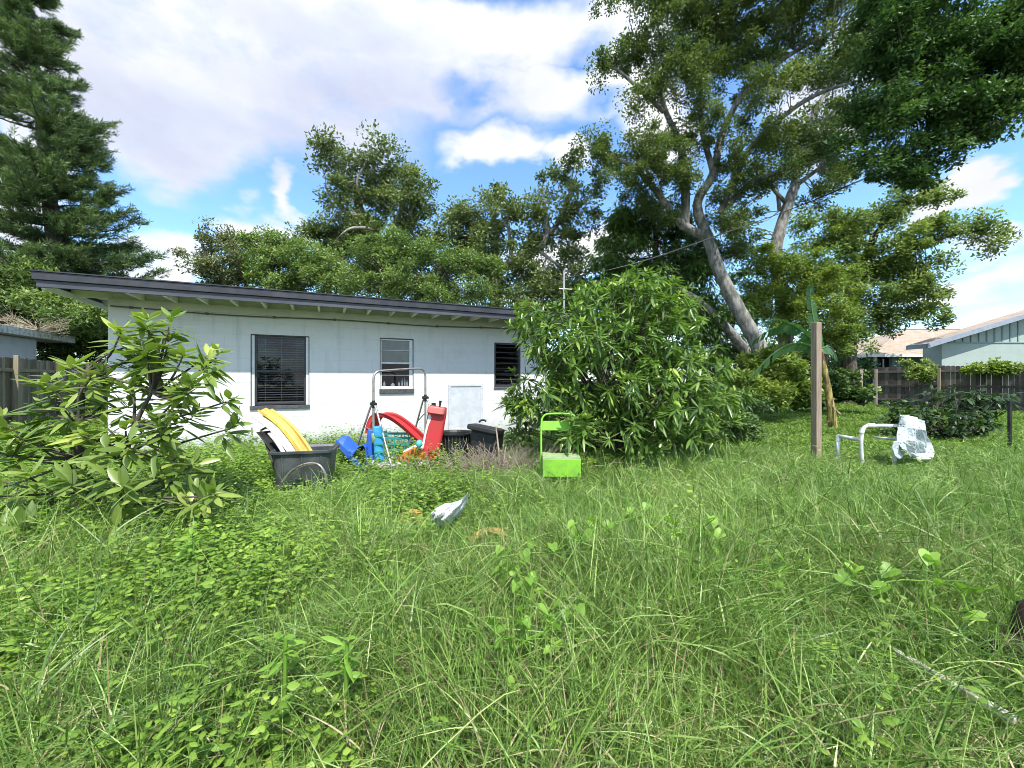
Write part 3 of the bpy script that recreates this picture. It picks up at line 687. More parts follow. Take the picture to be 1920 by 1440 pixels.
tree('oak_tree', 'spreading oak with forked limbs between the tall round oak and the leaning oak', 'tree',
     [([(930, 720, 19), (935, 600, 19), (925, 520, 19)], .42, .3), ([(925, 520, 19), (960, 490, 18.5), (1010, 470, 18), (1030, 440, 18), (1020, 380, 18)], .24, .07), ([(1010, 470, 18), (1050, 500, 17.5), (1090, 520, 17.5)], .09, .03), ([(925, 520, 19), (900, 470, 19), (885, 410, 19)], .2, .07), ([(1030, 440, 18), (1060, 400, 18), (1070, 350, 18)], .12, .04), ([(960, 490, 18.5), (955, 440, 18), (950, 390, 18)], .12, .04)],
     [(870, 405, 55, 40, 19, 1.2), (935, 370, 45, 32, 18.5, 1.1), (965, 400, 45, 38, 18, 1.1), (1030, 345, 45, 28, 18, 1), (1065, 365, 30, 45, 17.5, 1), (1050, 425, 52, 32, 18, 1.2), (990, 455, 60, 26, 18, 1.2), (880, 455, 60, 30, 19, 1.3), (900, 520, 90, 50, 19, 1.5), (990, 535, 75, 38, 18, 1.3), (1060, 550, 60, 40, 17.5, 1.2), (1020, 580, 100, 40, 17, 1.3), (985, 500, 60, 30, 18, 1), (1075, 495, 42, 26, 17.4, .9), (1090, 540, 45, 30, 17, .9), (1130, 560, 40, 30, 17, .9), (1085, 290, 30, 22, 17, .8), (905, 460, 50, 36, 18.5, 1), (1000, 400, 35, 26, 18, .9), (930, 430, 50, 36, 18.6, 1), (850, 440, 45, 36, 19, 1), (1070, 450, 40, 36, 17.6, 1), (1100, 400, 30, 40, 17.4, .8), (1000, 560, 80, 34, 17.4, 1)],
     M['oak_back'], M['bark'], leaf=(.18, .078), rs=.55, per=62, cover=.74)
tree('leafy_tree', 'dusty olive tree with sparse twiggy top, leftmost behind the white house roof', 'tree',
     [([(440, 720, 17), (430, 560, 17), (400, 470, 17)], .2, .06), ([(430, 540, 17), (380, 470, 16.5), (372, 420, 16.5)], .1, .02), ([(430, 520, 17), (440, 460, 17), (425, 420, 17)], .09, .02)],
     [(385, 445, 34, 26, 16.5, .9), (440, 450, 46, 24, 16.8, .9), (395, 500, 52, 40, 16.5, 1.1), (450, 510, 70, 50, 17, 1.3), (410, 555, 55, 32, 16.5, 1)],
     M['brownish'], M['bark_dark'], leaf=(.15, .06), rs=.42, per=64, cover=.8)
tree('leafy_tree', 'yellowish green rounded tree between the dusty olive tree and the tall oak', 'tree',
     [([(535, 720, 16.5), (530, 560, 16.5), (520, 480, 16.5)], .18, .06)],
     [(520, 455, 52, 26, 16.3, .9), (560, 475, 55, 30, 16, 1), (475, 460, 40, 26, 16.3, .8), (490, 490, 45, 35, 16.3, 1), (540, 530, 80, 45, 16, 1.2), (600, 505, 50, 32, 16, 1)],
     M['shrub_l'], M['bark_dark'], leaf=(.13, .06), rs=.40, per=70, cover=.9)
tree('leafy_tree', 'broad bushy green tree just above the middle of the white house roof', 'tree',
     [([(760, 720, 15.5), (755, 600, 15.5), (740, 520, 15.5)], .2, .07), ([(755, 590, 15.5), (820, 520, 15), (850, 490, 15)], .1, .03)],
     [(690, 480, 62, 32, 15.2, 1), (770, 475, 60, 34, 15, 1), (840, 490, 60, 36, 15, 1), (905, 505, 50, 34, 15.5, 1), (600, 500, 60, 30, 15.6, 1), (730, 455, 60, 24, 15.4, .8), (650, 530, 80, 42, 15.2, 1.2), (760, 535, 95, 45, 15, 1.2), (860, 550, 70, 42, 15, 1.1), (800, 580, 140, 26, 15, 1)],
     M['shrub_l'], M['bark_dark'], leaf=(.13, .055), rs=.40, per=74, cover=.9)
# --- behind the left fence
tree('leafy_shrub', 'light green shrub behind the left fence and the flat concrete roof', 'shrub', [],
     [(20, 520, 70, 40, 15, 1.2), (80, 560, 80, 32, 15, 1.2), (150, 600, 60, 40, 15, 1.2), (40, 600, 80, 40, 16, 1), (-60, 560, 60, 60, 15, 1)], M['shrub_l'], M['bark_dark'], leaf=(.16, .07), rs=.42, per=70, cover=.9)
tree('leafy_shrub', 'dark green shrub between the left fence and the house corner', 'shrub', [],
     [(120, 650, 80, 40, 17, 1.4), (175, 620, 60, 60, 17.5, 1.2), (190, 690, 50, 40, 17, 1), (250, 640, 60, 60, 18, 1.2), (60, 690, 60, 30, 17, 1)], M['darkgreen'], M['bark_dark'], leaf=(.16, .07), rs=.5, per=70)
tree('leafy_tree', 'pale green distant tree filling the gap behind the pine and roof corner', 'tree', [([(300, 720, 26), (300, 640, 26)], .2, .1)],
     [(290, 590, 60, 40, 26, 1.5), (340, 560, 60, 28, 26, 1.2), (230, 560, 50, 40, 26, 1.5)], M['brownish'], M['bark_dark'], leaf=(.22, .1), rs=.7, per=60)

# --- the leaning oak on the right
tree('oak_tree', 'biggest oak, leaning left with rough grey forked trunk and spreading crown', 'tree',
     [([(1432, 662, 15), (1395, 600, 15), (1352, 520, 15), (1325, 440, 15)], .27, .20),
      ([(1325, 440, 15), (1300, 380, 14.8), (1340, 330, 14.5), (1350, 250, 14.3), (1400, 160, 14), (1490, 95, 13.5), (1560, 60, 13)], .19, .045),
      ([(1325, 445, 15), (1272, 420, 14.8), (1240, 370, 14.5), (1190, 310, 14.2), (1130, 290, 14)], .18, .045),
      ([(1283, 430, 14.9), (1287, 350, 14.6), (1275, 260, 14.4), (1245, 210, 14.2), (1225, 100, 14)], .18, .05),
      ([(1352, 400, 14.8), (1400, 345, 14.3), (1480, 315, 14), (1540, 300, 13.8)], .13, .04),
      ([(1350, 400, 14.7), (1400, 280, 14.2), (1470, 215, 13.8), (1530, 175, 13.4), (1612, 150, 13)], .12, .045),
      ([(1340, 330, 14.5), (1310, 230, 14.2), (1320, 130, 14), (1300, 40, 14)], .11, .04),
      ([(1245, 210, 14.2), (1160, 130, 13.8), (1120, 110, 13.6)], .08, .03),
      ([(1400, 660, 16), (1350, 600, 15.7), (1300, 555, 15.5), (1240, 530, 15.4)], .2, .1)],
     [(1170, 95, 48, 32, 13.8, .8), (1130, 120, 26, 40, 13.7, .5), (1240, 70, 75, 75, 13.9, 1.2), (1230, 165, 55, 32, 14, .9), (1330, 45, 90, 65, 14, 1.4), (1400, 110, 75, 60, 13.8, 1.3), (1320, 140, 62, 45, 14, 1.2), (1440, 35, 75, 60, 13.5, 1.3), (1540, 40, 80, 55, 13, 1.3), (1560, 110, 58, 35, 13.2, 1), (1500, 150, 60, 30, 13.4, .8),
      (1130, 285, 58, 36, 14, 1), (1205, 285, 68, 48, 14.2, 1.2), (1160, 335, 72, 38, 14.2, 1.2), (1240, 350, 60, 40, 14.4, 1.1), (1270, 270, 45, 38, 14.4, 1), (1310, 215, 40, 30, 14.2, .8),
      (1385, 300, 58, 38, 14, 1), (1440, 265, 58, 32, 13.8, 1), (1500, 250, 60, 42, 13.8, 1), (1540, 285, 48, 30, 13.8, .9), (1360, 365, 50, 30, 14.5, 1), (1460, 330, 40, 22, 14, .8), (1410, 345, 45, 22, 14.2, .8), (1350, 95, 60, 50, 14.5, 1.2), (1290, 130, 60, 50, 13, .7), (1335, 235, 45, 40, 13.6, .7), (1250, 300, 60, 40, 13.3, .7), (1300, 330, 45, 35, 14, .6), (1400, 210, 40, 35, 13.6, .7), (1450, 150, 50, 40, 13, .8), (1190, 180, 40, 30, 13.6, .7), (1380, 410, 40, 30, 14.4, .7), (1250, 400, 40, 24, 14.6, .6), (1260, -30, 180, 60, 13.5, 1.5), (1480, -40, 150, 60, 13, 1.5), (1290, 420, 50, 28, 15.5, .8), (1380, 470, 40, 40, 15.8, .8), (1610, 70, 40, 40, 12.8, .8), (1590, 200, 40, 30, 13, .8), (1555, 330, 50, 26, 13.6, .8), (1610, 310, 40, 24, 13.4, .8)],
     M['oak'], M['bark'], leaf=(.108, .048), rs=.38, per=72, cover=.78, twig_r=.012)
tree('oak_tree', 'slender grey-trunked oak standing just right of and behind the leaning oak', 'tree',
     [([(1475, 690, 18), (1468, 560, 18), (1450, 480, 18), (1468, 410, 18), (1490, 350, 18)], .30, .20), ([(1490, 355, 18), (1495, 290, 17.7), (1530, 200, 17.3), (1590, 110, 17)], .19, .06), ([(1478, 385, 18), (1445, 350, 17.8), (1440, 330, 17.8)], .10, .05), ([(1462, 395, 18), (1455, 340, 17.9)], .09, .05), ([(1490, 350, 18), (1530, 320, 17.8), (1560, 300, 17.6)], .11, .05)],
     [(1500, 300, 60, 40, 17.8, 1.1), (1555, 240, 45, 45, 17.5, 1.1), (1420, 330, 48, 30, 18, 1), (1570, 320, 45, 30, 17.6, 1), (1450, 250, 45, 30, 18, 1), (1590, 110, 50, 50, 17, 1.1), (1390, 420, 50, 34, 18, 1), (1540, 370, 40, 20, 18, .8)],
     M['oak'], M['bark'], leaf=(.16, .07), rs=.5, per=62, cover=.72)
tree('weeping_tree', 'dark green drooping tree behind the mango bush, left of the leaning trunk', 'tree',
     [([(1225, 720, 16.5), (1228, 560, 16.5), (1230, 430, 16.5)], .22, .1)],
     [(1165, 420, 42, 58, 16, 1), (1225, 410, 62, 50, 16.3, 1.2), (1150, 500, 45, 60, 16, 1), (1225, 500, 80, 60, 16.2, 1.3), (1300, 480, 55, 60, 16.5, 1.2), (1280, 570, 90, 60, 16.5, 1.4), (1180, 590, 80, 60, 16, 1.3), (1345, 600, 60, 60, 16.8, 1)],
     M['midgreen2'], M['bark_dark'], leaf=(.24, .06), rs=.5, per=74, droop=.7, flat=.4, cover=1.0)
tree('leafy_tree', 'bright mid green bushy tree behind the banana plant and wooden post', 'tree',
     [([(1545, 740, 17), (1545, 640, 17), (1520, 560, 17)], .17, .07)],
     [(1500, 500, 65, 40, 16.7, 1), (1560, 530, 55, 50, 16.5, 1), (1440, 510, 50, 48, 17, 1), (1540, 590, 70, 50, 16.4, 1.1), (1470, 590, 70, 60, 16.6, 1.1), (1400, 560, 45, 60, 17, 1), (1410, 470, 35, 30, 17.2, .8), (1580, 620, 35, 32, 16.4, .8)],
     M['midgreen'], M['bark_dark'], leaf=(.13, .06), rs=.42, per=74, cover=.86)
tree('leafy_tree', 'tall yellow-green tree with long right-hand limb beside the neighbour roof', 'tree',
     [([(1592, 760, 21), (1592, 640, 21), (1600, 540, 21), (1640, 440, 20.5)], .34, .16), ([(1610, 520, 21), (1700, 470, 20), (1780, 440, 19.6), (1860, 430, 19.3)], .15, .04), ([(1640, 440, 20.5), (1680, 390, 20), (1730, 360, 20)], .11, .04), ([(1690, 410, 20), (1668, 395, 20), (1650, 400, 20)], .06, .03)],
     [(1530, 430, 60, 36, 21, 1.2), (1600, 440, 60, 48, 20.5, 1.3), (1660, 400, 50, 40, 20.3, 1.2), (1690, 455, 62, 38, 20, 1.2), (1640, 520, 62, 55, 20.5, 1.4), (1720, 545, 58, 45, 20.3, 1.3), (1725, 590, 45, 26, 20.5, 1.1), (1655, 590, 55, 42, 20.8, 1.2), (1770, 430, 60, 22, 19.6, .9), (1840, 425, 58, 26, 19.3, .9), (1875, 450, 28, 22, 19.2, .6), (1750, 370, 55, 18, 20, .8), (1690, 350, 40, 20, 20, .8), (1600, 650, 40, 18, 20, .8), (1570, 500, 60, 60, 21, 1.2), (1680, 500, 60, 40, 20.3, 1.1), (1600, 590, 50, 50, 20.8, 1.1), (1740, 500, 30, 26, 20, .8)],
     M['yellowgreen'], M['bark_dark'], leaf=(.18, .08), rs=.52, per=64, cover=.8)
# the near tree whose boughs hang in from the upper right
tree('overhanging_tree', 'near dark green tree whose dense boughs hang into the upper right corner', 'tree',
     [([(2500, 800, 8.5), (2480, 500, 8.5), (2400, 200, 8.7), (2280, 0, 9)], .34, .2), ([(2400, 200, 8.7), (2150, 60, 9), (1900, 80, 9.2), (1700, 130, 9.4)], .16, .04), ([(2280, 0, 9), (2000, -160, 9), (1750, -60, 9.3)], .14, .04)],
     [(1700, 60, 90, 85, 9.3, .9), (1790, 130, 100, 85, 9.2, 1), (1880, 70, 100, 100, 9, 1), (1720, 200, 90, 70, 9.3, .9), (1830, 210, 75, 60, 9.2, .8), (1660, 130, 50, 60, 9.5, .7), (1640, 235, 40, 30, 9.5, .5), (1740, 290, 70, 42, 9.4, .7), (1690, 320, 45, 26, 9.5, .5), (1980, 60, 110, 120, 9, 1.2), (1900, 180, 55, 45, 9.1, .7), (1760, -60, 150, 70, 9, 1.2), (1640, 20, 40, 50, 9.6, .6), (1615, 205, 40, 30, 9.6, .5), (1610, 265, 42, 24, 9.6, .5), (1720, 335, 60, 22, 9.5, .5), (1645, 300, 40, 24, 9.5, .5), (1860, 250, 45, 22, 9.1, .5)],
     leaf_mat('bough_leaf', [(.1, (.028, .065, .020)), (.5, (.070, .145, .040)), (.9, (.15, .25, .07))], .45, .25, .4), M['bark_dark'], leaf=(.105, .045), rs=.33, per=80, cover=1.15)
# --- low greenery along the right
tree('leafy_hedge', 'dark leafy hedge line far behind the oak trunks and mango bush', 'hedge', [],
     [(1380, 670, 90, 34, 20, 1), (1500, 665, 90, 36, 21, 1), (1590, 690, 70, 26, 22, 1), (1240, 670, 100, 40, 19, 1), (1110, 670, 90, 40, 18.5, 1), (1440, 700, 120, 20, 19, .8), (1300, 700, 120, 20, 18, .8)], M['darkgreen'], M['bark_dark'], leaf=(.20, .09), rs=.5, per=60, cover=.8)
tree('leafy_shrub', 'bright topped green shrub below the leaning oak trunk', 'shrub', [],
     [(1440, 690, 62, 36, 12, .8), (1400, 720, 50, 34, 11.8, .7), (1480, 730, 45, 32, 12.2, .7), (1440, 745, 75, 22, 11.5, .6)], M['midgreen'], M['bark_dark'], leaf=(.16, .06), rs=.26, per=66, cover=1.1)
tree('vine_hedge', 'dark glossy vine hedge between the banana plant and the grey picket fence', 'hedge', [],
     [(1540, 725, 40, 28, 15, .7), (1590, 728, 34, 32, 15, .7), (1510, 740, 30, 26, 15, .6)], M['darkgreen'], M['bark_dark'], leaf=(.17, .11), rs=.3, per=55, cover=1.1)
tree('leafy_shrub', 'low dark shrub on the grass right of the mango bush', 'shrub', [],
     [(1375, 770, 55, 30, 8.6, .5), (1330, 800, 60, 30, 7.8, .5), (1390, 800, 30, 22, 8.2, .4)], M['darkgreen'], M['bark_dark'], leaf=(.10, .05), rs=.2, per=70, cover=1.1)
tree('leafy_shrub', 'pale leafy sapling sticking up behind the grey picket fence', 'shrub', [],
     [(1715, 690, 40, 14, 17, .4), (1735, 705, 30, 12, 17, .3)], M['yellowgreen'], M['bark_dark'], leaf=(.14, .06), rs=.25, per=40, cover=.7)
tree('climbing_vine', 'leafy vine climbing over the top of the grey picket fence', 'vine', [],
     [(1870, 688, 45, 10, 15.3, .25), (1830, 692, 30, 9, 15.9, .25)], M['midgreen'], M['bark_dark'], leaf=(.13, .09), rs=.2, per=44, cover=.9)

# ================================================================== whorled big-leaf bushes
def whorls(C, A, n_leaf, L, W, spread, droop, mat, name, parent, young=None, K=3, rows=5, fold=.35):
    """C centres, A shoot directions; leaves radiate round each shoot"""
    i = np.repeat(np.arange(len(C)), n_leaf); n = len(i)
    A = unit(A); s0 = side(A); b0 = np.cross(A, s0)
    th = RNG.random(n) * 2 * math.pi; ring = RNG.random(n)                       # 0 = lower leaves, 1 = tip leaves
    rad = s0[i] * np.cos(th)[:, None] + b0[i] * np.sin(th)[:, None]
    lift = (spread * (1 - ring) * -.35 + ring * 1.1 + RNG.normal(size=n) * .18)[:, None]
    D_ = unit(rad + A[i] * lift)
    P = C[i] + A[i] * ((ring - .7) * .16 * (L / .2))[:, None]
    Ln = L * RNG.uniform(.65, 1.2, n) * (1 - .35 * ring ** 3); Wn = W * RNG.uniform(.75, 1.2, n)
    S = side(D_, RNG.normal(size=n) * .35)
    bend = np.zeros((n, 3)); bend[:, 2] = -droop * Ln * RNG.uniform(.5, 1.5, n)
    prof = {4: [.15, 1, .75, 0], 5: [.12, .8, 1, .68, 0], 6: [.12, .65, 1, .95, .6, 0]}[rows]
    a = np.clip(.5 * RNG.random(n) + .22 * ring, 0, 1)
    if young is not None: a = np.clip(a + young[i] * .55, 0, 1)
    fmesh(name, [strips(P, D_, S, Ln, Wn, bend, prof, K, fold, a)], mat, parent, smooth=True)

def mango():
    base = at(1160, 890, 5.9); t = thing('mango_bush', 'large dense mango bush with long drooping leaves at the right end of the house', 'bush', (base[0], base[1], 0))
    B = [(1170, 580, 120, 62, 6.1, .85), (1060, 640, 85, 70, 5.9, .75), (1120, 690, 130, 90, 5.7, 1.0), (1238, 625, 80, 72, 6.0, .85), (1285, 700, 72, 58, 5.9, .8), (1230, 750, 130, 85, 5.6, .95), (1345, 765, 50, 36, 6.0, .5), (1330, 660, 24, 20, 6, .2), (1088, 806, 22, 24, 4.45, .10), (1290, 590, 22, 18, 6, .2), (1050, 760, 72, 62, 5.7, .65), (1150, 820, 95, 52, 5.4, .7), (1290, 800, 80, 45, 5.7, .65), (990, 735, 45, 40, 6.0, .4), (1000, 600, 40, 34, 6.2, .45), (975, 810, 30, 42, 6.3, .4), (1200, 540, 70, 34, 6.2, .55), (1110, 545, 48, 28, 6.3, .45), (960, 755, 28, 20, 6.1, .25), (1385, 745, 25, 22, 6.1, .3), (1130, 875, 60, 22, 5.2, .35)]
    C, Ad = [], []
    for (px, py, rx, ry, D, rd) in B:
        c = at(px, py, D); r = np.array([rx / F * D, rd, ry / F * D]); n = int(115 * r[0] * r[2] * (1 + rd)) + 6
        o = unit(RNG.normal(size=(n, 3))) * (RNG.uniform(.35, 1.0, n) ** .6)[:, None] * np.where(RNG.random(n) < .18, 1.32, 1.0)[:, None]
        C.append(c + o * r); Ad.append(unit(o * np.array([1, 1, .8]) + np.array([0, 0, .45]) + RNG.normal(size=(n, 3)) * .3))
    C = np.concatenate(C); Ad = np.concatenate(Ad); k = C[:, 2] > .15; C = C[k]; Ad = Ad[k]
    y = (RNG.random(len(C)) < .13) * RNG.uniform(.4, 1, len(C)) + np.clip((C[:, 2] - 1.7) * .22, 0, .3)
    whorls(C, Ad, 13, .20, .038, .7, .28, M['mango'], 'foliage', t, y, K=3, rows=5)
    b = MB(); root = np.array([base[0] + .05, base[1], 0])
    for q in range(9):
        th = q * .7; top = np.array([root[0] + math.cos(th) * RNG.uniform(.4, 1.1), root[1] + math.sin(th) * .6, RNG.uniform(1.2, 2.2)])
        m_ = (root * .45 + top * .55) + RNG.normal(size=3) * .12
        b.tube([root + RNG.normal(size=3) * .03, m_ * .6 + root * .4, m_, top], [.05, .035, .028, .012], 7, smooth=2)
    sel = RNG.permutation(len(C))[:220]
    for i in sel:
        j = root + (C[i] - root) * np.array([.45, .45, .62]); b.tube([j, (j + C[i]) / 2 + RNG.normal(size=3) * .04, C[i]], [.014, .009, .005], 5, smooth=1, cap=False)
    b.build('branches', M['bark_dark'], t, smooth=True)
mango()

def young_tree():
    base = at(150, 1010, 3.3); base[2] = 0
    t = thing('young_tree', 'young broad-leaved tree with open whorled branches in front of the house corner', 'tree', tuple(base))
    # shoots: (px, py, D, parent fork)
    b = MB(); tr = MB()
    forkA = at(150, 860, 3.3); topA = at(158, 700, 3.35)
    forkB = at(232, 860, 3.2)
    tr.tube([base, at(152, 940, 3.3), forkA, at(150, 790, 3.32), topA], [.034, .03, .026, .022, .014], 9, smooth=2, jit=.02)
    rootB = at(225, 1010, 3.15); rootB[2] = -.02
    tr.tube([rootB, at(232, 930, 3.2), forkB, at(250, 800, 3.2), at(285, 735, 3.22)], [.03, .026, .022, .018, .012], 9, smooth=2, jit=.02)
    tr.build('trunk', M['bark_dark'], t, smooth=True)
    tips = [(265, 605, 3.3), (312, 608, 3.2), (250, 628, 3.35), (325, 640, 3.25), (228, 662, 3.3), (352, 672, 3.2), (200, 705, 3.35), (120, 700, 3.45), (165, 690, 3.5), (290, 610, 3.2), (285, 655, 3.3), (225, 680, 3.3), (250, 640, 3.4), (375, 690, 3.1), (385, 730, 3.1), (330, 720, 3.0), (290, 760, 3.1), (370, 775, 3.2), (240, 745, 3.2), (300, 830, 2.9), (410, 815, 3.0), (140, 715, 3.4), (100, 730, 3.3), (75, 770, 3.2), (60, 815, 3.1), (160, 760, 3.2), (190, 800, 3.1), (110, 800, 3.0), (30, 860, 3.0), (90, 860, 2.9), (20, 930, 2.8), (60, 900, 2.8), (150, 890, 2.9), (140, 940, 2.8), (200, 900, 2.7), (200, 960, 2.6), (260, 910, 2.8), (290, 960, 2.8), (330, 880, 2.9), (355, 930, 2.9), (20, 985, 2.4), (-40, 940, 2.5), (400, 925, 2.8), (240, 830, 2.9), (200, 990, 2.5), (345, 660, 3.15), (310, 790, 2.95), (-30, 850, 2.9), (120, 910, 2.7), (170, 835, 2.9), (270, 870, 2.8), (330, 955, 2.7), (60, 840, 3.1), (215, 860, 2.8),
            (190, 735, 3.45), (130, 770, 3.45), (275, 700, 3.35), (205, 770, 3.4), (340, 745, 3.3), (265, 800, 3.3), (90, 820, 3.35), (180, 870, 3.2), (320, 850, 3.1), (40, 790, 3.4), (130, 845, 3.3), (10, 895, 3.1), (355, 800, 3.25), (240, 950, 2.9), (100, 940, 3.0), (290, 645, 3.15), (305, 665, 3.25)]
    tips = tips + [(x + RNG.normal() * 26, y + 12 + RNG.normal() * 20, d_ + .12 + RNG.normal() * .1) for i_, (x, y, d_) in enumerate(tips[2:]) if y < 960 and i_ % 3 == 0]
    tips = [p for i_, p in enumerate(tips) if not (p[1] > 820 and i_ % 4 == 1)]
    C = np.array([at(*p) for p in tips]); C = C + RNG.normal(size=C.shape) * np.array([.02, .12, .02])
    A = []
    nodes = [forkA, topA, at(150, 790, 3.32), forkB, at(250, 800, 3.2), at(285, 735, 3.22), at(165, 930, 3.25), at(232, 920, 3.2)]
    for c in C:
        dd = [np.linalg.norm((c - nn_) * np.array([1, .6, 1])) + (.6 if nn_[2] > c[2] - .03 else 0) for nn_ in nodes]; nn_ = nodes[int(np.argmin(dd))]
        m_ = (nn_ + c) / 2 + np.array([0, 0, -.04]) + RNG.normal(size=3) * .03
        b.tube([nn_, m_, c], [.012, .009, .006], 6, smooth=2, cap=False)
        A.append(unit((c - m_) * .6 + np.array([0, 0, .14])))
    b.build('branches', M['bark_dark'], t, smooth=True)
    A = np.array(A)
    whorls(C, A, 17, .215, .046, .5, .2, M['loquat'], 'foliage', t, (RNG.random(len(C)) < .16) * .5, K=3, rows=6, fold=.3)
young_tree()

# broad drooping shrub in front of the right fence
def fence_bush():
    c0 = at(1780, 800, 8.6); t = thing('broadleaf_bush', 'dark broad-leaved bush spreading in front of the right fence and black pole', 'bush', (c0[0], c0[1], 0))
    B = [(1705, 768, 50, 24, 8.9, .4), (1800, 750, 60, 30, 8.8, .5), (1860, 748, 45, 22, 8.6, .4), (1750, 790, 75, 28, 8.4, .5), (1820, 790, 60, 22, 8.4, .4), (1680, 795, 40, 22, 8.6, .4)]
    C, Ad = [], []
    for (px, py, rx, ry, D, rd) in B:
        c = at(px, py, D); r = np.array([rx / F * D, rd, ry / F * D]); n = int(60 * r[0] * r[2] * 1.5) + 8
        o = unit(RNG.normal(size=(n, 3))) * (RNG.uniform(.3, 1, n) ** .6)[:, None]; C.append(c + o * r); Ad.append(unit(o + np.array([0, 0, .6]) + RNG.normal(size=(n, 3)) * .3))
    C = np.concatenate(C); Ad = np.concatenate(Ad)
    whorls(C, Ad, 9, .20, .07, 1.0, .4, leaf_mat('bush_leaf', [(.1, (.03, .06, .02)), (.5, (.06, .11, .035)), (.9, (.13, .19, .06))], .4, .25), 'foliage', t, None, K=3, rows=4)
    b = MB(); root = np.array([c0[0], c0[1], 0.])
    for i in RNG.permutation(len(C))[:60]: b.tube([root + RNG.normal(size=3) * .08, (root + C[i]) / 2 + RNG.normal(size=3) * .1, C[i]], [.018, .012, .006], 5, smooth=1, cap=False)
    b.build('branches', M['bark_dark'], t)
fence_bush()

# banana plant beside the post
def banana():
    base = at(1562, 790, 10.2); base[2] = 0; t = thing('banana_plant', 'banana plant with torn drooping fronds and yellow-brown stem behind the wooden post', 'plant', tuple(base))
    M['b_stem'] = plain('banana_stem', (.10, .055, .02), .8, col2=(.42, .36, .10), nscale=5, stretch=(3, 3, .6), bump=.5)
    M['b_leaf'] = leaf_mat('banana_leaf', [(.1, (.03, .08, .03)), (.5, (.06, .15, .05)), (.9, (.14, .26, .08))], .35, .3)
    top = at(1538, 655, 10.2)
    b = MB(); b.tube([base, at(1555, 740, 10.2), top], [.10, .08, .05], 12, smooth=2, jit=.05)
    b.build('stem', M['b_stem'], t, smooth=True)
    dsm = plain('dry_banana_sheath', (.26, .20, .11), .9, col2=(.12, .08, .04), nscale=6)
    for k in range(5):
        b = MB(); p = base + (top - base) * RNG.uniform(.15, .9); q = p + np.array([RNG.normal() * .18, RNG.normal() * .15, -RNG.uniform(.15, .35)])
        s_ = np.array([.018, 0, 0]); b.add([p - s_, p + s_, q + s_ * 1.4, q - s_], [(0, 1, 2, 3)], RNG.random()); b.build('dead_sheath', dsm, t)
    fr = [[(1538, 655), (1510, 620), (1470, 608), (1430, 625), (1400, 650)], [(1538, 660), (1500, 640), (1465, 650), (1430, 680), (1404, 712)], [(1538, 655), (1530, 620), (1522, 580), (1518, 535)], [(1538, 655), (1500, 615), (1460, 598), (1425, 605)],
          [(1538, 655), (1552, 648), (1562, 655), (1570, 675)]]
    for q, pts in enumerate(fr):
        P = np.array([at(px, py, 10.2 - (.25 * i if q % 2 else -.15 * i)) for i, (px, py) in enumerate(pts)])
        for _ in range(3): P = np.array([P[0]] + [v_ for i in range(len(P) - 1) for v_ in (P[i] * .75 + P[i + 1] * .25, P[i] * .25 + P[i + 1] * .75)] + [P[-1]])
        fb = MB(); n = len(P); T = unit(np.gradient(P, axis=0)); wid = .15 if q != 2 else .12
        for sgn in (-1, 1):
            for i in range(3, n - 1):
                u = i / n; w_ = wid * math.sin(math.pi * min(1, .12 + u * .95)) ** .6
                if RNG.random() < .16: continue
                sd_ = unit(np.cross(T[i], [0.2, 1, .1])); dr = np.array([0, 0, -.55 * w_])
                tip = P[i] + sd_ * sgn * w_ * RNG.uniform(.8, 1.05) * .8 + dr + T[i] * .05 + np.array([0, sgn * .06, 0])
                fb.add([P[i - 1] + (P[i] - P[i - 1]) * .12, P[i], tip + T[i] * np.linalg.norm(P[i] - P[i - 1]) * .5, tip - T[i] * np.linalg.norm(P[i] - P[i - 1]) * .4], [(0, 1, 2, 3)], RNG.random() * .4 + .3)
        fo = fb.build('leaf', M['b_leaf'], t)
        rb = MB(); rb.tube(P, np.linspace(.022, .006, n), 6, smooth=0, a=.9); rb.build('midrib', M['b_leaf'], fo)
banana()

# dry weeds on the concrete roof edge
M['dry'] = plain('dry_twig', (.30, .23, .15), .9, col2=(.45, .38, .28), nscale=10)
def dry_weed(label, c, n, h, sp):
    b = MB(); c = np.array(c)
    for k in range(n):
        th = RNG.random() * 6.28; d_ = np.array([math.cos(th) * sp, math.sin(th) * sp * .6, RNG.uniform(-.25, 1) * h]); m_ = d_ * .5 + RNG.normal(size=3) * .03
        b.tube([c, c + m_, c + d_], [.008, .006, .003], 4, smooth=1, cap=False)
        for q in range(3):
            s_ = c + m_ + (d_ - m_) * RNG.random(); b.tube([s_, s_ + RNG.normal(size=3) * np.array([.10, .08, .10]) + np.array([0, 0, .05])], [.005, .002], 3, smooth=0, cap=False)
    tag(b.build('dry_weed', M['dry']), label, 'weed')
dry_weed('dead straggly weed with bare twigs on the flat concrete roof, right of the smaller one', (-15.9, 13.6, 2.93), 60, .55, .9)
dry_weed('smaller dead weed on the flat concrete roof at the left edge of the photo', (-14.9, 11.6, 2.93), 22, .42, .5)
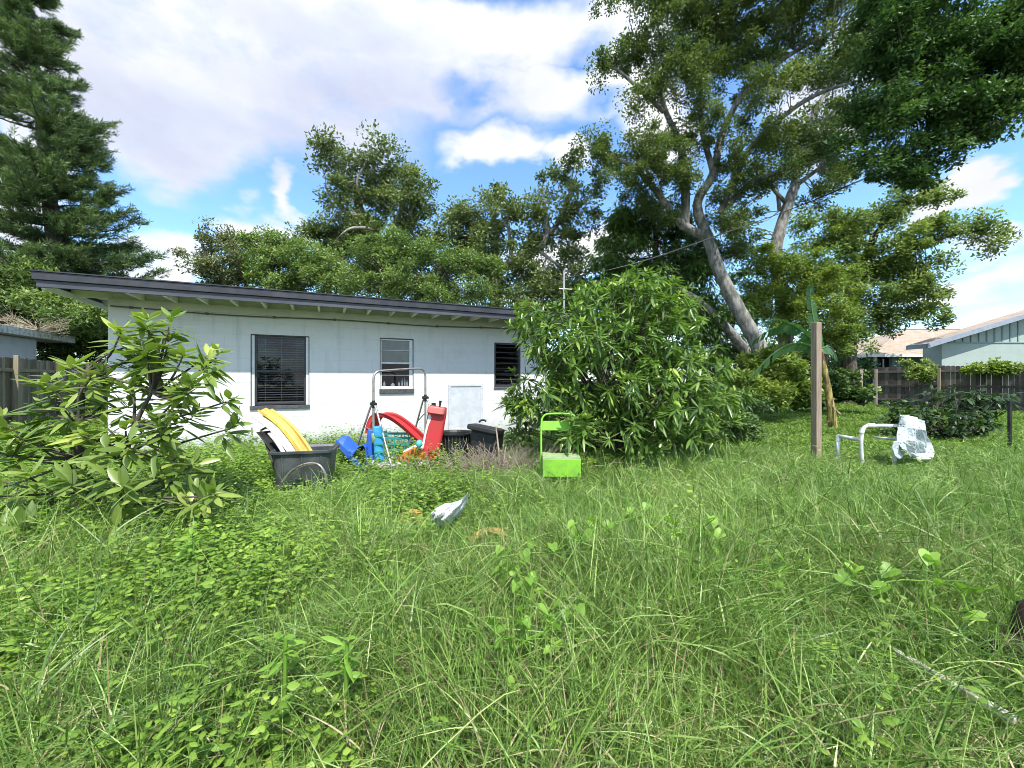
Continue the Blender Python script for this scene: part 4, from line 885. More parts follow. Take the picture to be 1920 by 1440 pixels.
# ================================================================== grass and ground cover
M['grass'] = leaf_mat('grass_blade', [(.08, (.045, .095, .018)), (.4, (.122, .225, .040)), (.7, (.250, .385, .080)), (.97, (.54, .63, .24))], .42, .22, .5, nscale=.9)
M['grass_dry'] = leaf_mat('dry_grass_blade', [(.1, (.16, .12, .055)), (.5, (.34, .28, .15)), (.9, (.54, .47, .28))], .6, .2, .3)
M['weed'] = leaf_mat('weed_leaf', [(.08, (.055, .115, .016)), (.45, (.15, .265, .034)), (.75, (.28, .42, .058)), (.97, (.44, .56, .11))], .42, .30, .45, nscale=1.1)
M['lawn'] = leaf_mat('lawn_blade', [(.1, (.08, .15, .022)), (.5, (.16, .265, .040)), (.9, (.27, .38, .07))], .5, .3, .4)
def inside_house(x, y, m=.05):
    u = (x + 4) * math.cos(HA) + (y - 7) * math.sin(HA); v_ = -(x + 4) * math.sin(HA) + (y - 7) * math.cos(HA)
    return (u > -2.245 - m) & (u < 5.3 + m) & (v_ > -m) & (v_ < 7)
def weedy(x, y):
    """1 where leafy weeds take over from grass"""
    u = x / y + (sn(x, y, 1.1, 3) - .5) * .5
    a = .85 / (1 + np.exp((u + .68) * 9)) * (.22 + .65 / (1 + np.exp(-(y - 1.9 + (sn(x, y, 2, 3) - .5) * 1.2) * 4)))
    a = np.maximum(a, .97 * np.exp(-(((x + 1.75) / .75) ** 2 + ((y - 2.05) / .55) ** 2) ** 2))
    band = (y > 3.1) * (y < 7.5) / (1 + np.exp((x + 1.3 + (sn(x, y, 1.5, 8) - .5) * 2.0) * 4))
    return np.maximum(a, band)
def height(x, y):
    h = .20 + .26 * sn(x, y, 1.3, 1) + .16 * sn(x, y, 3.4, 5)
    far = np.clip((y - 4.6) / 3.0, 0, 1) * np.clip((x - .6) / 1.5, 0, 1)
    h = h * (1 - .72 * far)
    h = h * np.clip(.45 + y * .23, .4, 1) * (1 - .22 * np.clip((y - 2.2) / 1.5, 0, 1))
    # a mound of growth around the junk
    h = h * (1 - .5 / (1 + np.exp(-(y - 4.3) * 5)) / (1 + np.exp((x - .4) * 5)))
    # keep objects in the grass readable
    for (cx, cy, r, kx) in ((-.55, 3.2, .5, .5), (1.62, 1.5, .25, .12), (1.95, 1.65, .35, .12), (-.85,3.1,.35,.4), (-.1,2.75,.35,.4), (2.9, 5.1, .35, .4), (-.62, 3.55, .3, .5), (.55, 4.25, .3, .25), (-2.18, 4.0, .5, .6), (5.2, 5.5, .8, .6), (4.39, 5.75, .3, .6)):
        h = h * (1 - kx * np.exp(-((x - cx) ** 2 + (y - cy) ** 2) / r ** 2))
    return h
def scatter(n, y0, y1, x0f=-1.36, x1f=1.36):
    y = np.sqrt(RNG.uniform(y0 ** 2, y1 ** 2, n)); x = y * RNG.uniform(x0f, x1f, n)
    k = ~inside_house(x, y); return x[k], y[k]
def grass_patch(n, y0, y1, wmul, hmul, rows, per=7, spread=.05, curve=1.0):
    x, y = scatter(n // per, y0, y1)
    wd = weedy(x, y); k = RNG.random(len(x)) > wd * .90; k &= RNG.random(len(x)) < .35 + .65 * sn(x, y, 2.3, 11) * 1.3
    x, y = x[k], y[k]; lean = RNG.random(len(x)) * 6.28; ll = RNG.uniform(.02, .20, len(x)); sc = RNG.uniform(.65, 1.3, len(x)); tv = RNG.random(len(x))
    i = np.repeat(np.arange(len(x)), per); N = len(i)
    X_ = x[i] + RNG.normal(size=N) * spread; Y_ = y[i] + RNG.normal(size=N) * spread
    h = height(X_, Y_) * sc[i] * hmul
    th = lean[i] + RNG.normal(size=N) * 2.6; r = ll[i] + np.abs(RNG.normal(size=N)) * (.30 + .10 * np.clip((Y_ - 2.0) / 1.5, 0, 1))
    D_ = unit(np.stack([np.cos(th) * r, np.sin(th) * r, np.ones(N)], 1))
    L = h * RNG.uniform(.6, 1.5, N)
    bd = L * RNG.uniform(.02, 1.0, N) ** 1.8 * 1.0 * curve; bend = np.stack([np.cos(th) * bd, np.sin(th) * bd, -bd * .55], 1)
    sb = RNG.random(N) < .38            # leaves that branch off the stems part-way up
    D_[sb] = unit(D_[sb] + np.stack([np.cos(th[sb]), np.sin(th[sb]), np.zeros(sb.sum())], 1) * RNG.uniform(.2, 1.0, sb.sum())[:, None])
    zb = np.where(sb, RNG.uniform(.1, .75, N) * h, -.02); L = np.where(sb, L * .42 + .03, L); bend = np.where(sb[:, None], bend * .75 - np.array([0, 0, .02]), bend)
    S = side(D_, RNG.normal(size=N) * .9); W = wmul * RNG.uniform(.6, 1.5, N)
    a = np.clip(.75 * RNG.random(N) ** 1.2 + .3 * tv[i], 0, 1)
    P = np.stack([X_, Y_, zb], 1).astype(float)
    prof = {3: [.9, .8, 0], 4: [.8, 1, .7, 0], 5: [.7, 1, .9, .6, 0], 6: [.7, 1, 1, .85, .5, 0]}[rows]
    return P, D_, S, L, W, bend, prof, a
parts = []
for args in ((52000, .55, 2.0, .0036, 1.0, 6), (140000, 1.5, 3.6, .0044, 1.0, 5), (170000, 3.0, 6.4, .0056, 1.0, 4), (60000, 5.5, 9.5, .010, 1.0, 4)):
    P, D_, S, L, W, bend, prof, a = grass_patch(*args); parts.append(strips(P, D_, S, L, W, bend, prof, 2, 0, a))
tag(fmesh('tall_grass', parts, M['grass']), 'tall unmown arching green grass covering the yard in the foreground', 'grass', kind='stuff')
# taller loose stalks that cross over the others
parts = []
for args in ((700, .8, 3.0, .0030, 1.4, 6, 2, .02, .9), (1300, 2.5, 6.5, .004, 1.35, 5, 2, .03, .9)):
    P, D_, S, L, W, bend, prof, a = grass_patch(*args); parts.append(strips(P, D_, S, L, W, bend, prof, 2, 0, np.clip(a + .2, 0, 1)))
tag(fmesh('grass_stalks', parts, M['grass']), 'longer pale green grass stalks standing above the rest of the grass', 'grass', kind='stuff')
parts = []
for args in ((24000, .6, 2.4, .0038, .85, 5), (26000, 2.2, 6.5, .0055, .85, 4)):
    P, D_, S, L, W, bend, prof, a = grass_patch(*args); parts.append(strips(P, D_, S, L, W, bend, prof, 2, 0, a))
tag(fmesh('dry_grass', parts, M['grass_dry']), 'straw coloured dead grass mixed low into the green grass', 'grass', kind='stuff')
# short lawn farther off on the right and beyond
def lawn():
    N = 130000; y = RNG.uniform(6.2, 21, N); x = RNG.uniform(-.05, 1.3, N) * y + 1.0; k = ~inside_house(x, y); x, y = x[k], y[k]; N = len(x)
    th = RNG.random(N) * 6.28; r = np.abs(RNG.normal(size=N)) * .6
    D_ = unit(np.stack([np.cos(th) * r, np.sin(th) * r, np.ones(N)], 1)); L = RNG.uniform(.06, .20, N) * (.6 + .9 * sn(x, y, 1.2, 4))
    bend = np.stack([np.cos(th) * L * .4, np.sin(th) * L * .4, -L * .3], 1)
    P = np.stack([x, y, np.full(N, -.01)], 1)
    return strips(P, D_, side(D_, RNG.normal(size=N)), L, .012 + .0012 * y, bend, [.9, .8, 0], 2, 0, np.clip(.5 * RNG.random(N) + .5 * sn(x, y, 2.2, 9), 0, 1))
def lawn_left():
    N = 22000; y = RNG.uniform(6.2, 19, N); x = RNG.uniform(-1.32, -.85, N) * y; k = ~inside_house(x, y); x, y = x[k], y[k]; N = len(x)
    D_ = rdir(N, 1.6); L = RNG.uniform(.15, .45, N); bend = np.zeros((N, 3)); bend[:, 2] = -L * .3
    return strips(np.stack([x, y, np.full(N, -.01)], 1), D_, side(D_, RNG.normal(size=N)), L, .03, bend, [.9, .8, 0], 2, 0, RNG.random(N))
tag(fmesh('lawn_grass', [lawn(), lawn_left()], M['lawn']), 'shorter green lawn grass running back to the fences', 'grass', kind='stuff')

# leafy weeds on the left and along the wall
def weeds(n, y0, y1, L0, W0, K, rows):
    x, y = scatter(int(n * 1.45) // 9, y0, y1, -1.4, 1.36); wd = np.maximum(weedy(x, y), .035 + .22 * (sn(x, y, 1.9, 17) > .62) * (y < 6) * (x < -.4)); k = RNG.random(len(x)) < wd; x, y = x[k], y[k]
    hh = (.16 + .26 * sn(x, y, 1.7, 6) + .12 * sn(x, y, 4.1, 2)) * np.clip(.5 + y * .2, .5, 1) * RNG.uniform(.55, 1.2, len(x))
    for (cx, cy, r, kx) in ((-2.18, 3.9, .5, .45), (-1.7, 5.0, .9, .45)): hh = hh * (1 - kx * np.exp(-((x - cx) ** 2 + (y - cy) ** 2) / r ** 2))
    i = np.repeat(np.arange(len(x)), 9); N = len(i); u = np.tile(np.linspace(.25, 1.0, 9), len(x))
    th = u * 14 + i * 2.4 + RNG.normal(size=N) * .5; lx = RNG.normal(size=len(x)) * .35; ly = RNG.normal(size=len(x)) * .35
    z = hh[i] * u
    P = np.stack([x[i] + lx[i] * z + np.cos(th) * .012, y[i] + ly[i] * z + np.sin(th) * .012, z], 1)
    D_ = unit(np.stack([np.cos(th), np.sin(th), .15 + .6 * u * RNG.random(N)], 1)); sz = (.45 + .6 * sn(x, y, 2.7, 13) + .6 * RNG.random(len(x)) ** 2)[i] * (1.15 - .45 * u)
    L = L0 * sz * RNG.uniform(.7, 1.3, N); W = W0 * sz * RNG.uniform(.75, 1.2, N); bend = np.zeros((N, 3)); bend[:, 2] = -.3 * L
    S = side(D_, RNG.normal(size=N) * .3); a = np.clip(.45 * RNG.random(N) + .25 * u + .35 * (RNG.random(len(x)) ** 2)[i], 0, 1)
    prof = {4: [.15, 1, .8, 0], 5: [.15, .9, 1, .6, 0]}[rows]
    stem = (np.stack([x, y, np.full(len(x), -.01)], 1), unit(np.stack([lx, ly, np.ones(len(x))], 1)), hh)
    sp = strips(stem[0], stem[1], side(stem[1], RNG.random(len(x)) * 3), stem[2], .004, np.zeros((len(x), 3)), [1, .8, 0], 2, 0, np.full(len(x), .2))
    return [strips(P, D_, S, L, W, bend, prof, K, .3, a), sp]
wp = weeds(80000, .7, 2.6, .046, .026, 3, 5) + weeds(90000, 2.4, 4.8, .050, .030, 3, 4) + weeds(80000, 4.5, 7.4, .055, .034, 2, 4)
tag(fmesh('leafy_weeds', wp, M['weed']), 'bright low leafy weeds spreading over the left side of the yard', 'weeds', kind='stuff')

# creeping vines with large bright leaves
M['vine'] = leaf_mat('vine_leaf', [(.1, (.14, .27, .035)), (.5, (.25, .43, .065)), (.9, (.38, .56, .11))], .4, .4, .4)
def vine(label, pts, size, nper=1, lobes=False, group='creeping vines in the grass'):
    t = thing('creeping_vine', label, 'vine', tuple(pts[0][:2]) + (0,), group=group)
    pts = [np.array(p) + [0, 0, .01] for p in pts]
    b = MB(); b.tube(pts, .004, 5, smooth=1, a=.3); b.build('stem', M['vine'], t)
    fb = MB(); pts = np.array(pts)
    for i, p in enumerate(pts):
        for q in range(nper):
            s_ = size * RNG.uniform(.65, 1.2); th = RNG.random() * 6.28; tilt = R(RNG.uniform(15, 60)); c = p + RNG.normal(size=3) * .05 * (nper > 1) + np.array([0, 0, .03])
            out_ = [(0, 0), (.30, -.16), (.52, .05), (.50, .38), (.28, .72), (0, 1.0), (-.28, .72), (-.50, .38), (-.52, .05), (-.30, -.16)]
            V = []
            for (ux, uy) in out_: V.append((ux * s_, uy * s_, -.25 * uy * uy * s_ + abs(ux) * .3 * s_))
            V.append((0, .4 * s_, -.04 * s_)); Mx = Matrix.Rotation(th, 3, 'Z') @ Matrix.Rotation(-tilt * .6, 3, 'X') @ Matrix.Rotation(RNG.normal() * .3, 3, 'Y')
            V = np.array(V) @ np.array(Mx).T + c
            fb.add(V, [(10, j, (j + 1) % 10) for j in range(10)], RNG.random())
            fb.tube([p, c], .002, 4, smooth=0, a=.3)
    fb.build('leaves', M['vine'], t)
VD = 0.0
def gp(px, py, z):           # a point of the yard at height z seen at this pixel of the photograph
    D = (H - z) * F / (py - 712); return np.array([(px - 960) / F * D, D, z])
vine('bright creeping vine of rounded leaves in the grass in front of the lime chair', [gp(1100, 1002, .42), gp(1125, 990, .44), gp(1182, 976, .44), gp(1205, 968, .42), gp(1240, 1000, .42), gp(1262, 996, .4), gp(1318, 990, .42), gp(1345, 1015, .42)], .062, 3)
vine('creeping vine of large leaves running across the grass below the white pipe frame', [gp(1300, 1075, .31), gp(1362, 1080, .33), gp(1430, 1058, .33), gp(1478, 1070, .33), gp(1582, 1082, .33), gp(1640, 1110, .31), gp(1672, 1090, .33), gp(1760, 1095, .33), gp(1800, 1108, .34), gp(1815, 1150, .33)], .062, 3)
vine('small-leaved bright vine trailing towards the camera in the centre foreground', [gp(960, 1085, .34), gp(975, 1100, .36), gp(995, 1130, .36), gp(1030, 1160, .34), gp(1060, 1175, .34), gp(1020, 1190, .34), gp(985, 1205, .33), gp(965, 1225, .32), gp(905, 1215, .3)], .042, 6)
vine('small vine with pale leaves beside the orange plastic piece in the grass', [gp(930, 1050, .36), gp(985, 1040, .38), gp(1040, 1040, .38), gp(1080, 1010, .38)], .050, 3)
# broad upright weeds
def sow(label, px, py, z, L, n):
    c = gp(px, py, z); t = thing('broadleaf_weed', label, 'weed', (c[0], c[1], 0), group='broad-leaved weeds')
    b = MB(); b.tube([(c[0], c[1], 0), (c[0] + .01, c[1], z)], .006, 6, smooth=0, a=.3); b.build('stem', M['vine'], t)
    whorls(np.array([c, c - [0, 0, .06]]), np.array([[0, -.1, 1.], [0, 0, 1.]]), n, L, L * .2, .7, .3, M['vine'], 'leaves', t, K=3, rows=5)
sow('pointed star-shaped weed at the bottom centre-left, left of its taller twin', 530, 1195, .42, .085, 6)
sow('star-shaped broad-leaved weed low in the centre-left foreground, the brighter and larger one', 645, 1205, .42, .10, 8)
sow('bright pointed-leaf weed growing out of the leafy weeds at left', 360, 1010, .42, .11, 8)

# ================================================================== things in the yard
M['grey_plastic'] = plain('dark_grey_plastic', (.045, .052, .055), .45, col2=(.09, .10, .10), nscale=5, bump=.05)
M['bin_inside'] = M['grey_plastic']
M['yellow'] = plain('yellow_plastic', (.62, .42, .05), .5, col2=(.48, .27, .03), nscale=7)
M['white_p'] = plain('white_plastic', (.78, .78, .76), .45, col2=(.6, .6, .57), nscale=7)
M['black_p'] = plain('black_plastic', (.009, .009, .010), .5, col2=(.025, .025, .025), nscale=7)
M['brown_p'] = plain('dark_brown_board', (.045, .035, .028), .7, col2=(.09, .07, .05), nscale=8)
M['steel'] = plain('rusty_chromed_tube', (.42, .40, .38), .35, metal=.6, col2=(.20, .12, .08), nscale=11, edge=(.5, .7))
M['red'] = plain('red_plastic', (.50, .03, .035), .5, col2=(.36, .05, .04), nscale=9, edge=(.45, .72))
M['redpink'] = plain('faded_red_plastic', (.66, .16, .14), .5)
M['blue'] = plain('blue_plastic', (.02, .11, .50), .5, col2=(.05, .12, .36), nscale=9, edge=(.45, .72))
M['lightblue'] = plain('light_blue_plastic', (.06, .36, .62), .4, col2=(.03, .24, .5), nscale=5)
M['orange'] = plain('orange_plastic', (.62, .17, .03), .5, col2=(.45, .13, .03), nscale=9)
M['teal'] = plain('teal_plastic', (.04, .28, .26), .4)
M['tealball'] = plain('turquoise_ball', (.10, .45, .48), .3)
M['lime'] = plain('lime_paint', (.22, .52, .035), .55, col2=(.17, .37, .05), nscale=9, edge=(.45, .7))
M['lime_pale'] = plain('scuffed_seat_paint', (.22, .34, .12), .6, col2=(.34, .40, .22), nscale=14)
M['pvc'] = plain('white_pvc', (.74, .77, .76), .4, col2=(.55, .58, .55), nscale=6)

# grey tote with boards standing in it
def rrect(w_, d_, r, n=5):
    P = []
    for cx, cy, a0 in ((w_ / 2 - r, d_ / 2 - r, 0), (-w_ / 2 + r, d_ / 2 - r, 90), (-w_ / 2 + r, -d_ / 2 + r, 180), (w_ / 2 - r, -d_ / 2 + r, 270)):
        for k in range(n + 1): a = R(a0 + 90 * k / n); P.append((cx + r * math.cos(a), cy + r * math.sin(a)))
    return P
def tub(b, c, ang, levels, a=.5):
    """levels: (z, width, depth, radius). goes up the outside, then down the inside"""
    rows = []
    for (z, w_, d_, r) in levels:
        P = rrect(w_, d_, r); rows.append([(c[0] + x * math.cos(ang) - y * math.sin(ang), c[1] + x * math.sin(ang) + y * math.cos(ang), z) for x, y in P])
    b.grid(rows, a, closed=True); n = len(rows[0]); o = b.n - n * len(rows)
    b.F.append(tuple(o + j for j in range(n - 1, -1, -1))); b.F.append(tuple(o + (len(rows) - 1) * n + j for j in range(n)))
bc = (-2.17, 4.28); ba = R(14)
t = thing('storage_tote', 'dark grey open plastic tote holding yellow and white boards, under the large window', 'tote', (bc[0], bc[1], 0))
b = MB(); tub(b, bc, ba, [(.02, .46, .34, .05), (.50, .55, .42, .06), (.505, .60, .47, .07), (.535, .60, .47, .07), (.537, .575, .445, .06), (.51, .54, .41, .055), (.05, .45, .33, .05)])
b.build('tub', M['grey_plastic'], t, smooth=False, bevel=.004)
b = MB()
for dx in (-.18, 0, .18):
    p = np.array([bc[0] + dx * math.cos(ba) + .20 * math.sin(ba), bc[1] + dx * math.sin(ba) - .205 * math.cos(ba)]); b.tube([(p[0] + .01, p[1] + .03, .06), (p[0], p[1], .49)], .012, 6, smooth=0)
b.build('rib', M['grey_plastic'], t)
def sheet(name, label, cat, spine, wdir, width, th, mat, group=None, wave=0.0, extra=None):
    P = np.array(spine, float); wdir = unit(np.array(wdir, float)); s_ = np.linspace(-.5, .5, 7)
    for _ in range(2): P = np.array([P[0]] + [v_ for i in range(len(P) - 1) for v_ in (P[i] * .75 + P[i + 1] * .25, P[i] * .25 + P[i + 1] * .75)] + [P[-1]])
    T = unit(np.gradient(P, axis=0)); Nn = unit(np.cross(T, wdir)); G = P[:, None] + (s_ * width)[None, :, None] * wdir + (np.cos(s_ * math.pi * 3) * wave)[None, :, None] * Nn[:, None]
    b = MB(); b.shell(G, th); return tag(b.build(name, mat, bevel=.003), label, cat, group)
sheet('plastic_slide', 'yellow ribbed plastic board slanting out of the grey tote', 'board', [at(497, 768, 4.35), at(530, 790, 4.33), at(556, 820, 4.3), at(585, 865, 4.25)], (.35, .94, 0), .17, .022, M['yellow'], wave=.016)
sheet('white_board', 'white thin board slanting beside the yellow one in the grey tote', 'board', [at(490, 780, 4.28), at(520, 800, 4.26), at(545, 830, 4.24), at(572, 868, 4.2)], (.3, .95, 0), .22, .012, M['white_p'], 'boards in the tote')
sheet('black_board', 'black thin board standing in the left of the grey tote', 'board', [at(503, 808, 4.27), at(525, 835, 4.25), at(545, 866, 4.22)], (.5, .86, 0), .24, .010, M['black_p'])
sheet('white_board', 'narrow white strip board at the left end of the grey tote, lowest board', 'board', [at(505, 812, 4.13), at(522, 832, 4.12), at(540, 864, 4.10)], (.5, .86, 0), .04, .014, M['white_p'], 'boards in the tote')
# folded chair leaning left of the tote
t = thing('folded_chair', 'dark folded chair leaning against the left side of the grey tote', 'chair', tuple(at(525, 905, 4.15)[:2]) + (0,))
b = MB(); sp = [at(483, 803, 4.2), at(497, 826, 4.2), at(512, 870, 4.15), at(527, 915, 4.1)]
fl = np.array([.144, .36, 0]); b.tube(sp[::-1] + [sp[0] + fl] + [p + fl for p in sp[1:]], .011, 8); b.build('frame', M['brown_p'], t, smooth=True)
P = np.array(sp[1:]); G = np.array([[p + np.array([dy * .4 - .012, dy, 0]) for dy in np.linspace(.02, .34, 4)] for p in P]); b = MB(); b.shell(G, .03); b.build('seat', M['black_p'], t)
# hoop
t = MB(); cpts = [at(528, 905, 4.0), at(548, 880, 3.98), at(575, 868, 3.96), at(598, 869, 3.95), at(609, 885, 3.95), at(612, 905, 3.95)]; t.tube(cpts, .011, 8); t.tube([p + np.array([.0, .03, -.018]) for p in cpts[1:]], .006, 6)
tag(t.build('bent_hoop', M['steel'], smooth=True), 'bent grey tube hoop arching out of the weeds in front of the grey tote', 'hoop')

# tubular frame
Lp, Rp = np.array([-2.0, 5.85, 0]), np.array([-1.40, 6.55, 0])
t = thing('tube_frame', 'rusty chrome tube frame with A-shaped legs standing over the coloured toys', 'frame', tuple(Lp))
dd = unit(Rp - Lp)
b = MB(); b.tube([Lp + [0, 0, .15], Lp + [0, 0, 1.15], Lp + [0, 0, 1.30], Lp + dd * .05 + [0, 0, 1.37], Lp + dd * .16 + [0, 0, 1.385], Rp - dd * .16 + [0, 0, 1.43], Rp - dd * .05 + [0, 0, 1.425], Rp + [0, 0, 1.35], Rp + [0, 0, 1.2], Rp + [0, 0, .15]], .017, 10)
b.build('top_bar', M['steel'], t, smooth=True)
for (A_, z, f1) in ((Lp, .90, (-1.56, 5.35)), (Lp, .90, (-2.42, 6.12)), (Rp, .96, (-.98, 6.1)), (Rp, .96, (-1.78, 7.0))):
    F1 = np.array([f1[0], f1[1], 0]); j = A_ + np.array([0, 0, z]); dv = (F1 - A_)
    b = MB(); b.tube([j, j + dv * .12 + [0, 0, -.03], j + dv * .3 + [0, 0, -.22], F1], .015, 9); b.build('leg', M['steel'], t, smooth=True)
for (A_, z) in ((Lp, .90), (Rp, .96)): b = MB(); b.tube([A_ + [-.045, .045, z], A_ + [.045, -.045, z]], .026, 8, smooth=0); b.tube([A_ + [0, 0, z - .06], A_ + [0, 0, z + .05]], .023, 8, smooth=0); b.build('clamp', M['black_p'], t)
b = MB(); b.tube([Lp + [.18, -.2, .52], Lp + [-.17, .11, .55]], .008, 6, smooth=0); b.build('brace', M['steel'], t)
b = MB(); b.tube([Rp + [-.17, .2, .56], Rp + [0, 0, .72]], .008, 6, smooth=0); b.build('brace', M['steel'], t)

# red arched slide
def chute(name, label, spine, wdir, width, lip, mat, cat='slide'):
    P = np.array(spine, float); wdir = unit(np.array(wdir, float))
    for _ in range(2): P = np.array([P[0]] + [v_ for i in range(len(P) - 1) for v_ in (P[i] * .75 + P[i + 1] * .25, P[i] * .25 + P[i + 1] * .75)] + [P[-1]])
    T = unit(np.gradient(P, axis=0)); Nn = unit(np.cross(wdir, T)); Nn *= np.sign(Nn[len(Nn) // 2, 2])
    sec = [(-.5, lip), (-.47, lip * 1.02), (-.43, lip * .8), (-.40, .0), (0, -.01), (.40, .0), (.43, lip * .8), (.47, lip * 1.02), (.5, lip)]
    G = np.array([[P[i] + wdir * u * width + Nn[i] * v_ for u, v_ in sec] for i in range(len(P))])
    b = MB(); b.shell(G, .012); return b.build(name, mat, smooth=False)
o = chute('toy_slide', '', [at(700, 812, 6.0), at(703, 792, 6.0), at(712, 779, 6.0), at(735, 782, 6.05), at(765, 804, 6.1), at(790, 828, 6.15)], (.45, .89, 0), .22, .05, M['red']); tag(o, 'bright red arched toy slide section bridging behind the tube frame', 'slide')
# red bucket-like panel
def rbox(name, c, w_, d_, h, r, tiltx, tilty, rz, mat, parent=None, taper=.0, rows=8):
    b = MB(); lv = []
    for k in range(rows + 1):
        u = k / rows; z = h * u; s_ = 1 - taper * (1 - u); e = 1 - .10 * (max(0, (u - .85) / .15)) ** 2 - .06 * (max(0, (.12 - u) / .12)) ** 2
        lv.append([(x, y, z) for x, y in rrect(w_ * s_ * e, d_ * s_ * e, r)])
    Mx = Matrix.Rotation(rz, 3, 'Z') @ Matrix.Rotation(tilty, 3, 'Y') @ Matrix.Rotation(tiltx, 3, 'X'); G = np.array(lv) @ np.array(Mx).T + np.array(c)
    b.grid(G, .5, closed=True); n = G.shape[1]; b.F.append(tuple(range(n - 1, -1, -1))); b.F.append(tuple(rows * n + j for j in range(n)))
    return b.build(name, mat, parent, smooth=False, bevel=.01)
c = at(806, 850, 5.75)
t = thing('tall_toy', 'upright red plastic toy panel with dark knobs on top, right of the tube frame', 'toy', (c[0], c[1], 0))
rbox('panel', (c[0], c[1], .12), .27, .16, .76, .05, R(-4), R(9), R(12), M['red'], t, taper=.12)
rbox('faded_top', (c[0] + .085, c[1] - .02, .765), .245, .142, .10, .05, R(-4), R(9), R(12), M['redpink'], t)
rbox('side_flap', (c[0] - .10, c[1] + .04, .28), .06, .20, .50, .02, R(0), R(12), R(12), M['white_p'], t)
b = MB(); q = at(813, 762, 5.8); b.tube([q - [0, 0, .05], q + [0, 0, .05]], [.035, .03], 10, smooth=0); b.build('knob', M['black_p'], t); b = MB(); q = at(824, 758, 5.75); b.tube([q - [0, 0, .06], q + [.015, 0, .05]], [.008, .02], 8, smooth=0); b.build('knob', M['black_p'], t)
# blue curved toy seat
def seat():
    c = at(672, 850, 5.75); t = thing('rocking_toy', 'royal blue curved plastic toy seat leaning at the left foot of the tube frame', 'toy', (c[0], c[1], 0))
    prof = [(-.24, .42), (-.215, .44), (-.15, .42), (-.08, .34), (-.02, .28), (.06, .30), (.13, .33), (.16, .30), (.18, .16), (.185, .02)]
    G = np.array([[(c[0] + x + .06 * math.sin(v_ * math.pi) * 0, c[1] - .18 + .36 * v_, z - .10 * (2 * v_ - 1) ** 2 * (x < 0) + .02) for v_ in np.linspace(0, 1, 9)] for x, z in prof])
    b = MB(); b.shell(G, .014); b.build('shell', M['blue'], t, bevel=.004)
    G = np.array([[(c[0] - .235 + .42 * u, c[1] - .19, .41 * (1 - u) ** 1.0 * 1 + .02 - w_ * (.06 + .10 * u)) for w_ in (0, 1)] for u in np.linspace(0, 1, 9)])
    b = MB(); b.shell(G, .014); b.build('side_rail', M['blue'], t)
seat()
c = at(705, 856, 5.6)
t = thing('toy_ladder', 'light blue upright plastic toy piece inside the left legs of the tube frame', 'toy', (c[0], c[1], 0))
rbox('left_post', (c[0] - .12, c[1] + .1, .05), .10, .12, .50, .035, 0, R(2), R(15), M['blue'], t)
rbox('right_post', (c[0] + .06, c[1], .05), .13, .14, .56, .045, 0, R(-4), R(15), M['lightblue'], t)
b = MB()
for z in (.14, .25, .36, .47): b.box(c[0] + .0, c[0] + .12, c[1] - .085, c[1] - .07, z, z + .03)
b.build('groove', M['teal'], t, bevel=.004)
b = MB(); q = at(700, 812, 5.55); b.tube([q, q + [.02, 0, -.07], q + [0, 0, -.13]], [.03, .045, .02], 8); b.build('pale_figure', M['lime_pale'], t, smooth=True)
# orange ramp with ball wheel
c = at(762, 855, 5.7); t = thing('toy_ramp', 'orange plastic toy ramp with a turquoise ball, between the tube frame legs', 'toy', (c[0], c[1], 0))
b = MB(); b.prism([(c[0] - .24, .03), (c[0] + .26, .03), (c[0] + .26, .22), (c[0] + .16, .33), (c[0] + .02, .26), (c[0] - .12, .14), (c[0] - .24, .06)], c[1] - .12, c[1] + .14); b.build('ramp', M['orange'], t, bevel=.02)
b = MB(); b.prism([(c[0] - .02, .262), (c[0] + .16, .345), (c[0] + .24, .30), (c[0] + .24, .28), (c[0] + .16, .325), (c[0] - .02, .242)], c[1] - .10, c[1] + .12); b.build('pale_top', M['white_p'], t)
G = []; q = at(786, 832, 5.53)
for i in range(9):
    ph = math.pi * i / 8; G.append([(q[0] + .045 * math.sin(ph) * math.cos(a), q[1] + .045 * math.sin(ph) * math.sin(a), q[2] + .055 * math.cos(ph)) for a in np.linspace(0, 2 * math.pi, 14, endpoint=False)])
b = MB(); b.grid(G, .5, closed=True); b.build('ball', M['tealball'], t, smooth=True)
# teal crate behind
c = at(745, 838, 6.25); t = MB()
for z in (.08, .17, .26, .35, .42): t.box(c[0] - .22, c[0] + .22, c[1] - .14, c[1] - .12, z, z + .035); t.box(c[0] - .22, c[0] - .20, c[1] - .12, c[1] + .14, z, z + .035); t.box(c[0] + .20, c[0] + .22, c[1] - .12, c[1] + .14, z, z + .035)
for k in range(9): x = c[0] - .21 + k * .052; t.box(x - .006, x + .006, c[1] - .148, c[1] - .141, .05, .455)
t.box(c[0] - .22, c[0] + .22, c[1] - .14, c[1] + .14, .04, .06)
tag(t.build('plastic_crate', M['teal'], bevel=.003), 'teal slatted plastic crate behind the orange toy ramp', 'crate')
# white round table top on the ground
b = MB(); c = at(742, 852, 5.45); G = []
for (r, z) in ((.01, .12), (.40, .12), (.43, .115), (.43, .085), (.40, .07), (.01, .07)): G.append([(c[0] - .02 + r * math.cos(a) * 1.0, c[1] + .25 + r * math.sin(a) * .8, z) for a in np.linspace(0, 2 * math.pi, 32, endpoint=False)])
b.grid(G, .5, closed=True); tag(b.build('table_top', M['white_p'], smooth=False), 'round white plastic table top lying low in the grass under the toys', 'table top')

